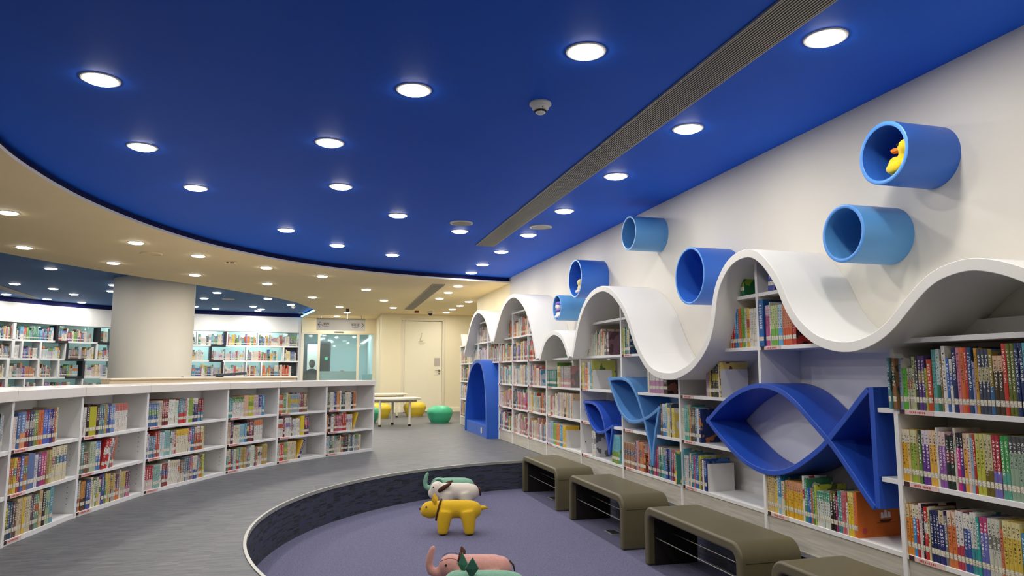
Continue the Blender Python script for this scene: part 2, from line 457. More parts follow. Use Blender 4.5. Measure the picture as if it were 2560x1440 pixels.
def arc(c, r, a0, a1, n):
    return [(c[0] + r * math.cos(a0 + (a1 - a0) * i / n), c[1] + r * math.sin(a0 + (a1 - a0) * i / n)) for i in range(n + 1)]

# ------------------------------------------------------------------ the room
EDGE = [(-2.126, 5.31), (-2.136, 6.04), (-2.067, 6.76), (-1.918, 7.43), (-1.70, 8.12), (-1.40, 8.79), (-1.018, 9.38), (-0.564, 9.93), (-0.04, 10.39),
        (0.554, 10.74), (1.177, 10.99), (1.85, 11.19), (2.55, 11.33), (3.1, 11.42)]
EDGE_FULL = [(3.1, -0.25), (2.2, -0.1), (1.2, 0.25), (0.1, 0.9), (-0.8, 1.8), (-1.5, 2.95), (-1.95, 4.2)] + EDGE
EDGE_S = [(p.x, p.y) for p in catmull(EDGE_FULL, 5)]
E2 = [(-12.9, 7.0), (-7, 7.6), (-5.1, 8.7)] + [on_z(*q, ZB) for q in ((0, 631), (49, 640.5), (159, 660.6), (262, 678.4), (356, 693), (480, 710.5), (556, 721.8), (633, 734.7), (694, 745.4), (740, 756), (770, 767), (787, 775.5))]
TIP = [on_z(788.7, 778, ZB)]
FAS = [(-8.4, 13.6), (-7.6, 15.5), (-6.63, 17.22), (-5.9, 18.25), (-5.05, 19.05), (-4.1, 19.55), (-3.1, 19.83), (-1.9, 20.1), (-0.52, 20.39)]
FAS_S = [(p.x, p.y) for p in catmull(FAS, 6)]

def sheet(name, loops, z, m, up=False):
    """flat sheet with holes"""
    pts = [p for l in loops for p in l]
    tri = tessellate_polygon([[Vector((p[0], p[1], 0)) for p in l] for l in loops])
    b = MB(); b.add([(p[0], p[1], z) for p in pts], [tuple(t) for t in tri])
    o = b.build(name, m, fix=False)
    bm = bmesh.new(); bm.from_mesh(o.data)
    bmesh.ops.recalc_face_normals(bm, faces=bm.faces)
    for f in bm.faces:
        if (f.normal.z > 0) != up: f.normal_flip()
    bm.to_mesh(o.data); bm.free()
    return struct(o)

def strip(name, pts, z0, z1, m, parent=None):
    b = MB(); n = len(pts)
    b.add([(p[0], p[1], z0) for p in pts] + [(p[0], p[1], z1) for p in pts], [(i, i + 1, n + i + 1, n + i) for i in range(n - 1)])
    return b.build(name, m, parent=parent, fix=False)

def offset_line(pts, d):
    out = []
    for i, p in enumerate(pts):
        a = Vector(pts[max(i - 1, 0)]); c = Vector(pts[min(i + 1, len(pts) - 1)]); t = (c - a).normalized()
        out.append((p[0] - t.y * d, p[1] + t.x * d))
    return out

# floors: raised floor with the half-round pit cut out of it
A0 = math.asin(0.0); dx = 2.76 - PC[0]
a_hi = math.acos(dx / PR); pit_arc = arc(PC, PR, a_hi, 2 * math.pi - a_hi, 96)
floor_poly = [(-13, -5), (2.76, -5), (2.76, pit_arc[-1][1])] + list(reversed(pit_arc)) + [(2.76, 26), (-13, 26)]
sheet('floor', [floor_poly], 0.0, M['floor'], up=True)
sheet('floor_alcove', [[(2.76, 13.9), (5.0, 13.9), (5.0, 18.6), (2.76, 18.6)]], 0.0, M['floor'], up=True)
sheet('floor_pit', [[(2.76, pit_arc[-1][1])] + list(reversed(pit_arc))], ZP, M['pit'], up=True)
b = MB(); n = len(pit_arc)
b.add([(p[0], p[1], ZP) for p in pit_arc] + [(p[0], p[1], 0) for p in pit_arc], [(i, i + 1, n + i + 1, n + i) for i in range(n - 1)])
o = struct(b.build('wall_pit', M['riser'], fix=False))
uvl = o.data.uv_layers.new(name='UVMap')
for i, f in enumerate(o.data.polygons):
    for k, li in enumerate(f.loop_indices):
        vi = o.data.loops[li].vertex_index
        uvl.data[li].uv = ((vi % n) * PR * (2 * math.pi - 2 * a_hi) / n, 0 if vi < n else 0.32)
b = MB(); b.box(2.762, 2.80, pit_arc[-1][1], pit_arc[0][1], ZP, -0.001); o = struct(b.build('wall_pit_side', M['riser']))
uvl = o.data.uv_layers.new(name='UVMap')
for f in o.data.polygons:
    for li in f.loop_indices:
        co = o.data.vertices[o.data.loops[li].vertex_index].co; uvl.data[li].uv = (co.y, co.z)
b = MB(); b.box(2.752, 2.775, pit_arc[-1][1], pit_arc[0][1], -0.02, 0.006); struct(b.build('trim_7', M['trim']))
b = MB()
outer = arc(PC, PR + 0.013, a_hi, 2 * math.pi - a_hi, 96); inner = arc(PC, PR - 0.006, a_hi, 2 * math.pi - a_hi, 96)
n = len(outer)
b.add([(p[0], p[1], 0.001) for p in outer] + [(p[0], p[1], 0.006) for p in outer] + [(p[0], p[1], 0.006) for p in inner] + [(p[0], p[1], -0.022) for p in inner],
      [(j * n + i, j * n + i + 1, (j + 1) * n + i + 1, (j + 1) * n + i) for j in range(3) for i in range(n - 1)])
struct(b.build('trim_1', M['trim'], smooth=False))

# ceilings
outer_poly = [(-13, -5), (3.1, -5)] + EDGE_S + [(3.1, 14.0), (5.0, 14.0), (5.0, 26), (-13, 26)]
hole = E2 + TIP + list(reversed(FAS_S)) + [(-12.9, 13.0)]
sheet('ceiling', [outer_poly, hole], ZB, M['beige_ceiling'])
grown = [(3.1 + (p[0] - 3.1) * 1.04, 5.58 + (p[1] - 5.58) * 1.04) for p in EDGE_S]
sheet('ceiling_raised', [grown], ZU, M['blue_ceiling'])
sheet('ceiling_reading_area', [[(-13, 6.5), (0.4, 9.5), (0.4, 20.9), (-13, 20.9)]], ZU + 0.012, M['dusty_ceiling'])
struct(strip('trim_2', EDGE_S, ZB, ZB + 0.026, M['lip']))
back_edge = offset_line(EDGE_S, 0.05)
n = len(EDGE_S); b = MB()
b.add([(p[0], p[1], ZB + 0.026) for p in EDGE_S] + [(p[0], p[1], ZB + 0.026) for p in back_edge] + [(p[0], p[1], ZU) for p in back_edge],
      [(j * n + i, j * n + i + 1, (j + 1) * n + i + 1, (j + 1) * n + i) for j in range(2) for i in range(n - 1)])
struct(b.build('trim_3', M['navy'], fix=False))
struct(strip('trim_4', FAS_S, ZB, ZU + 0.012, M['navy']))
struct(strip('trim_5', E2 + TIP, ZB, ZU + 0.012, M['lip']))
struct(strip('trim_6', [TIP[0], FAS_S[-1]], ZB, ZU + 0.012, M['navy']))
t0, t1 = Vector(TIP[0]), Vector(FAS_S[-1]); q = (t1 - t0).normalized(); nrm = Vector((-q.y, q.x))
if nrm.x > 0: nrm = -nrm
b = MB()
pa, pb = t0 + q * 0.02, t1 - q * 0.05
pts = [pa, pb, pb + nrm * 0.03, pa + nrm * 0.03]
b.prism([(p.x, p.y) for p in pts], 'z', ZB + 0.012, ZB + 0.05)
tag(b.build('light_strip', M['led']), 'glowing blue light strip along the recess edge above the glass entrance', 'light strip')

# walls
def wall(name, x0, x1, y0, y1, z0, z1, m):
    b = MB(); b.box(x0, x1, y0, y1, z0, z1); return struct(b.build(name, m))
wall('wall_right', 3.1, 3.25, -5, 11.45, ZP, 2.75, M['wall'])
wall('wall_right_warm_light', 3.1, 3.25, 11.45, 14.0, 0, 2.75, M['cream'])  # far stretch coloured cream to paint in the warm light there
wall('wall_alcove', 5.0, 5.1, 13.9, 18.6, 0, 2.75, M['cream'])
wall('wall_alcove_near', 3.25, 5.0, 13.88, 14.0, 0, 2.75, M['cream'])
b = MB()   # back wall with the door opening
b.box(1.53, 2.12, 18.45, 18.6, 0, 2.75); b.box(3.14, 5.0, 18.45, 18.6, 0, 2.75); b.box(2.12, 3.14, 18.45, 18.6, 2.38, 2.75)
struct(b.build('wall_back', M['cream']))
wall('wall_hall', 1.53, 1.62, 18.6, 20.3, 0, 2.75, M['cream'])
wall('wall_header', -0.5, 1.62, 20.3, 20.42, 2.14, 2.75, M['cream'])
wall('wall_left', -13.1, -13, -5, 26, 0, 2.75, M['wall'])
wall('wall_front', -13, 3.25, -5.1, -5, ZP, 2.75, M['wall'])
wall('wall_far', -13, 5.0, 25.9, 26, 0, 2.75, M['cyan'])
lw = offset_line(FAS_S, 1.45)
if lw[-1][1] < FAS_S[-1][1]: lw = offset_line(FAS_S, -1.45)
lw = [p for p in lw if p[0] < -0.95]
b = MB(); b.prism(lw + list(reversed([(p[0] - 0.03, p[1] + 0.08) for p in lw])), 'z', 0, 2.75); struct(b.build('wall_lobby_added', M['cyan']))  # wall added close behind the bookcase, catching light to brighten its glass back
wall('wall_lobby_right', 1.62, 1.72, 20.3, 25.9, 0, 2.75, M['cyan'])
b = MB(); b.box(1.53, 2.06, 18.43, 18.45, 0, 0.10); b.box(3.20, 5.0, 18.43, 18.45, 0, 0.10); b.box(1.53, 2.06, 18.435, 18.45, 0.10, 0.115); b.box(3.2, 5.0, 18.435, 18.45, 0.10, 0.115)
struct(b.build('baseboard_back', M['door']))

# round column
b = MB(); b.lathe([(0.655, 0.0), (0.655, 2.66)], 64, (-2.86, 13.60, 0))
col = smooth_angle(struct(b.build('column', M['wall'])), 40)

# door in the back wall
d = bpy.data.objects.new('door_1', None); COL.objects.link(d); d.location = (2.63, 18.45, 0); struct(d)
tag(d, 'closed cream flush door at the far end of the room', 'door')
b = MB(); b.box(2.135, 3.125, 18.47, 18.51, 0.01, 2.37); b.build('door_leaf', M['door'], d, bevel=0.003, world=True)
b = MB(); b.box(2.06, 2.13, 18.425, 18.5, 0, 2.385); b.box(3.13, 3.20, 18.425, 18.5, 0, 2.385); b.box(2.06, 3.20, 18.425, 18.5, 2.385, 2.45)
b.build('door_frame', M['frame'], d, bevel=0.006, world=True)
b = MB(); b.lathe([(0.028, 0), (0.028, -0.02)], 16, (3.06, 18.47, 1.08), 'y'); b.tube([(3.06, 18.45, 1.08), (3.06, 18.41, 1.08), (3.03, 18.405, 1.08), (2.94, 18.405, 1.075)], [0.011, 0.011, 0.011, 0.009])
b.lathe([(0.022, 0), (0.022, -0.012)], 16, (3.06, 18.47, 1.0), 'y')
b.build('door_handle', M['steel'], d, smooth=True, world=True)
b = MB(); b.box(2.93, 3.08, 18.466, 18.47, 1.19, 1.41); nt_ = b.build('notice', M['paper'], d, world=True); nt_['label'] = 'grey printed notice'
b = MB()   # faint emblem: a seated figure above two short lines
b.tube([(2.55, 18.467, 1.88), (2.57, 18.467, 1.96), (2.58, 18.467, 2.02)], [0.02, 0.014, 0.006], 8); b.ball((2.585, 18.467, 2.05), 0.016)
b.tube([(2.53, 18.467, 1.86), (2.60, 18.467, 1.855), (2.63, 18.467, 1.87)], [0.012, 0.014, 0.008], 8)
b.box(2.50, 2.68, 18.464, 18.469, 1.80, 1.815); b.box(2.53, 2.65, 18.464, 18.469, 1.765, 1.775)
b.build('emblem', M['pale_ink'], d, world=True)

# ------------------------------------------------------------------ lamps
def downlight(x, y, z, label, group, r=0.098, power=1.0, warm=True):
    b = MB(); b.lathe([(r * 0.86, 0.0), (r * 0.9, -0.006), (r, -0.005), (r + 0.004, 0.0)], 40, cap=False)
    o = smooth_angle(b.build('downlight', M['white_plastic'], loc=(x, y, z)))
    tag(o, label, 'ceiling light', group)
    b = MB(); b.lathe([(0.0005, -0.020), (r * 0.45, -0.019), (r * 0.7, -0.016), (r * 0.82, -0.010), (r * 0.87, -0.001)], 40, cap=False)
    b.build('diffuser', M['diffuser'], o, smooth=True)
    l = bpy.data.lights.new('lamp', 'AREA'); l.shape = 'DISK'; l.size = r * 1.2; l.energy = LAMP_W * power; l.spread = math.radians(180)
    l.color = (1.0, 0.945, 0.86) if warm else (1.0, 0.97, 0.93)
    lo = bpy.data.objects.new('lamp', l); COL.objects.link(lo); lo.parent = o; lo.location = (0, 0, -0.021)
    return o

ORD = ['first', 'second', 'third', 'fourth', 'fifth', 'sixth', 'seventh', 'eighth', 'ninth', 'tenth', 'eleventh', 'twelfth', 'thirteenth', 'fourteenth', 'fifteenth',
       'sixteenth', 'seventeenth', 'eighteenth', 'nineteenth', 'twentieth', '21st', '22nd', '23rd', '24th', '25th', '26th', '27th', '28th', '29th', '30th']
def nth(i):
    if i < 20: return ORD[i]
    k = i + 1
    return '%d%s' % (k, {1: 'st', 2: 'nd', 3: 'rd'}.get(k % 10 if k % 100 not in (11, 12, 13) else 0, 'th'))
ROW_WALL = [(2.30, 2.68), (2.30, 3.99), (2.30, 5.16), (2.31, 6.45), (2.32, 7.73), (2.30, 8.93), (2.31, 10.09), (2.33, 11.0)]
ROW_OUT = [(-1.21, 4.14), (-1.27, 5.36), (-1.09, 6.47), (-0.41, 8.18), (0.17, 9.02), (0.92, 9.58)]
ROW_IN = [(1.24, 3.12), (0.47, 3.83), (0.02, 4.91), (0.13, 6.09), (0.73, 7.09), (1.50, 7.73)]
for i, p in enumerate(ROW_WALL):
    downlight(*p, ZU, 'round downlight in the straight row beside the wave wall, %s from the near end' % nth(i), 'downlights in the deep blue ceiling', power=0.82)
for i, p in enumerate(ROW_OUT):
    downlight(*p, ZU, 'round downlight in the outer curve along the beige band, %s from the near end' % nth(i), 'downlights in the deep blue ceiling')
for i, p in enumerate(ROW_IN):
    downlight(*p, ZU, 'round downlight in the inner curve over the sunken pit, %s from the near end' % nth(i), 'downlights in the deep blue ceiling')
BE = [(-2.9, 7.54), (-3.51, 9.65), (-2.81, 10.73), (-2.12, 8.94), (-1.57, 9.76), (-1.92, 11.74), (-0.79, 10.64), (-0.91, 12.6), (0.0, 11.36), (-0.18, 14.69), (0.42, 19.6), (0.41, 16.73), (0.64, 18.28),
      (0.79, 13.05), (1.28, 14.96), (1.64, 16.6)]
for i, p in enumerate(BE):
    downlight(*p, ZB, 'round downlight in the beige ceiling band, %s from its left end' % nth(i), 'downlights in the beige ceiling', 0.092, 1.8)
for i, p in enumerate([(2.32, 12.07), (2.33, 13.11), (2.35, 14.24)]):
    downlight(*p, ZB, 'round downlight beside the ceiling vent near the door, %s from the blue recess' % nth(i), 'downlights in the beige ceiling', 0.092, 1.0)
for i, p in enumerate([(3.07, 14.73), (3.07, 15.69), (3.07, 16.66), (3.09, 17.61)]):
    downlight(*p, ZB, 'round downlight in the row ending at the door wall, %s from the wave wall corner' % nth(i), 'downlights in the beige ceiling', 0.092, 1.0)
B2 = [(-6.36, 16.79), (-5.46, 14.73), (-5.91, 17.69), (-4.11, 12.36), (-5.05, 15.4), (-5.0, 16.42), (-5.4, 18.3), (-4.08, 15.56), (-3.75, 14.45),
      (-3.03, 18.7), (-2.5, 16.57), (-2.07, 15.3), (-2.61, 19.2), (-1.63, 18.32), (-1.62, 19.6), (-1.5, 19.1), (-1.15, 16.29), (-0.71, 17.63)]
for i, p in enumerate(B2):
    downlight(*p, ZU + 0.012, 'round downlight in the dusty blue ceiling beyond the column, %s from the left' % nth(i), 'downlights in the dusty blue ceiling', 0.095, 1.1, False)
# lamps of the same kind further along the ceiling, behind the camera, and unseen ones added to brighten the lobby behind the glass
for p in [(2.3, 1.4), (2.3, 0.2), (0.6, 1.9), (1.5, 0.6)]:
    downlight(*p, ZU, 'round downlight in the deep blue ceiling above the viewer', 'downlights above the viewer')
for p in [(-3.5, 5.4), (-3.3, 3.0), (-2.6, 0.8), (-1.2, -0.8), (0.8, -1.6), (2.2, -2.0), (-5.6, 7.0)]:
    downlight(*p, ZB, 'round downlight in the beige ceiling behind the viewer', 'downlights behind the viewer', 0.092, 0.8)
for p in [(-7.7, 18.4), (-6.4, 19.9), (-4.9, 20.6), (-3.3, 20.95), (-1.7, 21.2), (0.5, 22.2), (-0.3, 23.6), (0.9, 24.2)]:
    downlight(*p, ZB, 'unseen round light added to brighten the lobby behind the glass partition', 'added lights in the lobby', 0.092, 4.0, False)

# ------------------------------------------------------------------ other things on the ceilings
def vent(label, x0, x1, y0, y1, z, n, skew=0.0):
    e = empty('ceiling_vent', ((x0 + x1) / 2, (y0 + y1) / 2, z), label, 'air vent')
    hx, hy = (x1 - x0) / 2, (y1 - y0) / 2
    sh = Matrix(((1, skew, 0), (0, 1, 0), (0, 0, 1))).to_4x4()
    b = MB(); b.box(-hx, hx, -hy, hy, -0.001, 0.004, sh); b.build('backing', M['grille_dark'], e)
    b = MB()
    for i in range(n):
        x = -hx + (i + 0.5) * 2 * hx / n; w_ = hx / n * 0.5
        b.box(x - w_, x + w_, -hy, hy, -0.012, -0.002, sh)
    b.build('slats', M['grille'], e)
    b = MB(); t = 0.008
    b.box(-hx - t, -hx, -hy - t, hy + t, -0.012, 0.0, sh); b.box(hx, hx + t, -hy - t, hy + t, -0.012, 0.0, sh); b.box(-hx, hx, -hy - t, -hy, -0.012, 0, sh); b.box(-hx, hx, hy, hy + t, -0.012, 0, sh)
    b.build('frame', M['grille'], e)
    return e
vent('long grey slatted air vent running down the deep blue ceiling', 1.87, 2.09, 0.2, 8.52, ZU, 14)
vent('shorter grey slatted air vent in the beige ceiling before the door', 1.90, 2.10, 11.9, 16.9, ZB, 9, 0.02)
e = vent('pale slot vent in the dusty blue ceiling at the left', -0.07, 0.07, -1.3, 1.3, ZU + 0.012, 3)
e.location = (-5.98, 16.2, ZU + 0.012); e.rotation_euler = (0, 0, math.radians(4))

def disc_speaker(x, y, z, label, r=0.125, m1='white_plastic', m2='grille'):
    e = empty('ceiling_speaker', (x, y, z), label, 'speaker', 'round ceiling speakers')
    b = MB(); b.lathe([(r, 0), (r, -0.008), (r * 0.86, -0.012), (r * 0.84, -0.006)], 40, cap=False); b.build('rim', M[m1], e, smooth=True)
    b = MB(); b.lathe([(0.0005, -0.011), (r * 0.84, -0.007)], 40, cap=False); b.build('mesh_cover', M[m2], e, smooth=True)
    return e
disc_speaker(1.43, 7.28, ZU, 'round grey ceiling speaker to the left of the long vent')
disc_speaker(2.32, 7.25, ZU, 'round grey ceiling speaker between the long vent and wave wall')
disc_speaker(*on_z(378, 634, ZB), ZB, 'round beige ceiling speaker in the beige band', 0.13, 'beige_ceiling', 'beige_ceiling')
disc_speaker(*on_z(571, 749, ZU), ZU + 0.012, 'round grey ceiling speaker in the dusty blue ceiling', 0.13)

def detector(x, y, z, label, s=1.0):
    e = empty('smoke_detector', (x, y, z), label, 'smoke detector')
    b = MB(); b.lathe([(0.001, 0), (0.066 * s, 0), (0.066 * s, -0.012 * s), (0.052 * s, -0.022 * s), (0.05 * s, -0.024 * s)], 32); b.build('base', M['white_plastic'], e, smooth=True)
    b = MB(); b.lathe([(0.05 * s, -0.02 * s), (0.05 * s, -0.036 * s), (0.038 * s, -0.046 * s), (0.030 * s, -0.046 * s), (0.030 * s, -0.060 * s), (0.022 * s, -0.066 * s), (0.0005, -0.067 * s)], 32, cap=False)
    b.build('sensor_head', M['white_plastic'], e, smooth=True)
    b = MB()
    for k in range(8):
        a = math.pi * 2 * k / 8 + 0.2; mt = Matrix.Rotation(a, 4, 'Z'); b.box(0.0295 * s, 0.0355 * s, -0.0105 * s, 0.0105 * s, -0.0575 * s, -0.047 * s, mt)
    b.build('smoke_slots', M['dark'], e)
    b = MB(); b.ball((0.0, -0.046 * s, -0.037 * s), 0.005 * s, 8); b.build('indicator', M['maroon'], e)
    return e
detector(*on_z(1351, 258, ZU), ZU, 'white smoke detector on the deep blue ceiling', 1.0)
detector(*on_z(733, 766, ZU), ZU + 0.012, 'small white smoke detector on the dusty blue ceiling')
e = empty('ceiling_sensor', (*on_z(577, 655, ZB), ZB), 'small beige square sensor box with dark slots on beige ceiling', 'sensor')
b = MB(); b.box(-0.08, 0.08, -0.06, 0.06, -0.03, 0); b.build('housing', M['beige_ceiling'], e, bevel=0.01)
b = MB(); b.box(-0.05, -0.02, -0.062, -0.059, -0.026, -0.012); b.box(0.0, 0.05, -0.062, -0.059, -0.026, -0.012); b.build('slot', M['dark'], e)

def dome_camera(x, y, z, label):
    e = empty('dome_camera', (x, y, z), label, 'security camera')
    b = MB(); b.lathe([(0.001, 0), (0.075, 0), (0.078, -0.03), (0.06, -0.05), (0.055, -0.05)], 28); b.build('housing', M['white_plastic'], e, smooth=True)
    b = MB(); b.lathe([(0.055, -0.045)] + [(0.055 * math.cos(t), -0.045 - 0.055 * math.sin(t)) for t in (0.3, 0.6, 0.9, 1.2, 1.5)], 28, cap=False); b.build('dome', M['dark'], e, smooth=True)
    return e
dome_camera(*on_z(1076, 779, ZB), ZB, 'white security dome camera on the ceiling above the door')
dome_camera(*on_z(754, 781, ZU), ZU + 0.012, 'white security dome camera at the tip of the blue recess')
b = MB(); x, y = on_z(1042, 777, ZB); b.box(x - 0.05, x + 0.05, y - 0.04, y + 0.04, ZB - 0.045, ZB)
tag(b.build('alarm_box', M['red_box'], bevel=0.006), 'small dark red box on the ceiling before the door', 'alarm')
x, y = on_z(869, 772, ZB)
e = empty('pendant_sensor', (x, y, ZB), 'short white rod hanging from a black ceiling fitting above the sign', 'pendant')
b = MB(); b.lathe([(0.035, 0), (0.035, -0.06), (0.02, -0.07)], 16); b.build('canopy', M['dark'], e)
b = MB(); b.lathe([(0.012, -0.07), (0.012, -0.25)], 12); b.build('rod', M['white_plastic'], e)

# ------------------------------------------------------------------ wave wall: the wavy canopy
WA = [(12.96, 1.36), (12.9, 1.43), (12.8, 1.53), (12.67, 1.64), (12.51, 1.79), (12.32, 1.94), (12.09, 2.05), (11.86, 2.10), (11.68, 2.10), (11.4, 2.04), (11.19, 1.95), (11.06, 1.84), (10.93, 1.71), (10.80, 1.59), (10.73, 1.53)]
WB = [(10.64, 1.53), (10.47, 1.69), (10.3, 1.85), (10.08, 2.01), (9.81, 2.11), (9.51, 2.145), (9.27, 2.11), (9.04, 2.02), (8.84, 1.91), (8.70, 1.78), (8.57, 1.63), (8.48, 1.47), (8.40, 1.33), (8.34, 1.215)]
WC = [(8.26, 1.215), (8.19, 1.30), (8.08, 1.41), (7.94, 1.48), (7.76, 1.52), (7.65, 1.525), (7.5, 1.49), (7.38, 1.44), (7.28, 1.35), (7.21, 1.27), (7.17, 1.215)]
WD = [(7.11, 1.215), (7.07, 1.29), (7.0, 1.42), (6.91, 1.57), (6.80, 1.69), (6.64, 1.80), (6.46, 1.86), (6.27, 1.875), (6.14, 1.86), (5.99, 1.81), (5.83, 1.71), (5.71, 1.61), (5.62, 1.50), (5.55, 1.39), (5.46, 1.27), (5.36, 1.17),
      (5.24, 1.09), (5.09, 1.05), (4.94, 1.04), (4.84, 1.045), (4.72, 1.07), (4.6, 1.11), (4.49, 1.175), (4.40, 1.25), (4.34, 1.33), (4.30, 1.43), (4.275, 1.53), (4.24, 1.62), (4.18, 1.70), (4.10, 1.77), (4.0, 1.815), (3.89, 1.83),
      (3.8, 1.82), (3.73, 1.79), (3.65, 1.73), (3.58, 1.655), (3.53, 1.59), (3.49, 1.515), (3.45, 1.44), (3.39, 1.36), (3.32, 1.30), (3.24, 1.25), (3.15, 1.22), (3.05, 1.203), (2.96, 1.205), (2.85, 1.23), (2.75, 1.28), (2.67, 1.345),
      (2.6, 1.405), (2.52, 1.465), (2.43, 1.505), (2.32, 1.522), (2.24, 1.518), (2.14, 1.49), (2.05, 1.45), (1.95, 1.39), (1.85, 1.31), (1.76, 1.22)]
WAVES = []
b = MB()
for W in (WA, WB, WC, WD):
    P = relax(catmull(W, 4), 3)
    WAVES.append([(p.x, p.y) for p in P])
    b.ribbon([(p.x, p.y) for p in P], 0.054, XF, XW, side=-1.0)
cano = smooth_angle(b.build('wavy_canopy', M['wave']), 40)
mo = cano.modifiers.new('bevel', 'BEVEL'); mo.width = 0.003; mo.segments = 2; mo.limit_method = 'ANGLE'; mo.angle_limit = math.radians(50)
tag(cano, 'long white wavy canopy rolling in humps along the bookshelf wall', 'canopy')

def wave_lo(y):
    best = None
    for W in WAVES:
        for (y0, z0), (y1, z1) in zip(W, W[1:]):
            a, c = (y0, z0), (y1, z1)
            if min(y0, y1) <= y <= max(y0, y1) and abs(y1 - y0) > 1e-6:
                z = z0 + (z1 - z0) * (y - y0) / (y1 - y0)
                best = z if best is None else min(best, z)
    return best if best is not None else (1.55 if y > 10.6 else 1.2)

# ------------------------------------------------------------------ wave wall: bookcase bays
DIV = [14.0, 13.19, 12.41, 11.64, 10.86, 10.06, 9.245, 8.44, 7.24, 6.15, 5.05, 3.98, 2.88, 1.79]
LEV = [0.165, 0.51, 0.855, 1.20, 1.55, 1.91]
BAY = ['the farthest bay by the door wall', 'the second bay from the door wall', 'the bay behind the blue arch', 'the bay on the near side of the blue arch', 'the bay just nearer than the blue arch',
       'the second bay nearer than the blue arch', 'the third bay nearer than the blue arch', 'the bay under the smallest arch', 'the bay with the small dark blue fish', 'the bay with the pale blue fish',
       'the bay at the big fish nose', 'the bay of the big fish', 'the nearest bay past the big fish']
def spans(y0, y1, z):
    """parts of [y0,y1] where a board at height z stays under the canopy"""
    out = []; cur = None; n = 60
    for i in range(n + 1):
        y = y0 + (y1 - y0) * i / n
        ok = z < 1.0 or wave_lo(y) > z + 0.02
        if z > 1.0 and z < 1.25 and wave_lo(y) > 1.205: ok = True
        if ok and cur is None: cur = y
        if (not ok or i == n) and cur is not None:
            if y - cur > 0.06: out.append((cur, y))
            cur = None
    return out
ARCH = (10.954, 12.532)
CUT = {  # boards stop where a fish or the arch takes their place: (bay, level): kept spans
    (11, 1): [(2.892, 3.0)], (11, 2): [(2.892, 3.0)], (10, 1): [(4.34, 5.04)], (10, 2): [(4.39, 5.04)],
    (9, 1): [(5.06, 5.46), (5.645, 6.14)], (9, 2): [(5.06, 5.81)], (8, 1): [(6.16, 6.375), (6.97, 7.23)], (8, 2): [(6.38, 7.23)],
    (3, 0): [(10.87, 10.93)], (3, 1): [(10.87, 10.93)], (3, 2): [(10.87, 10.93)], (2, 0): [], (2, 1): [], (2, 2): [],
    (1, 0): [(12.58, 13.18)], (1, 1): [(12.58, 13.18)], (1, 2): [(12.58, 13.18)]}
GAPS = {10: (0.41, 0.965), 8: (0.655, 0.985)}   # dividers interrupted by a fish
TH = 0.024
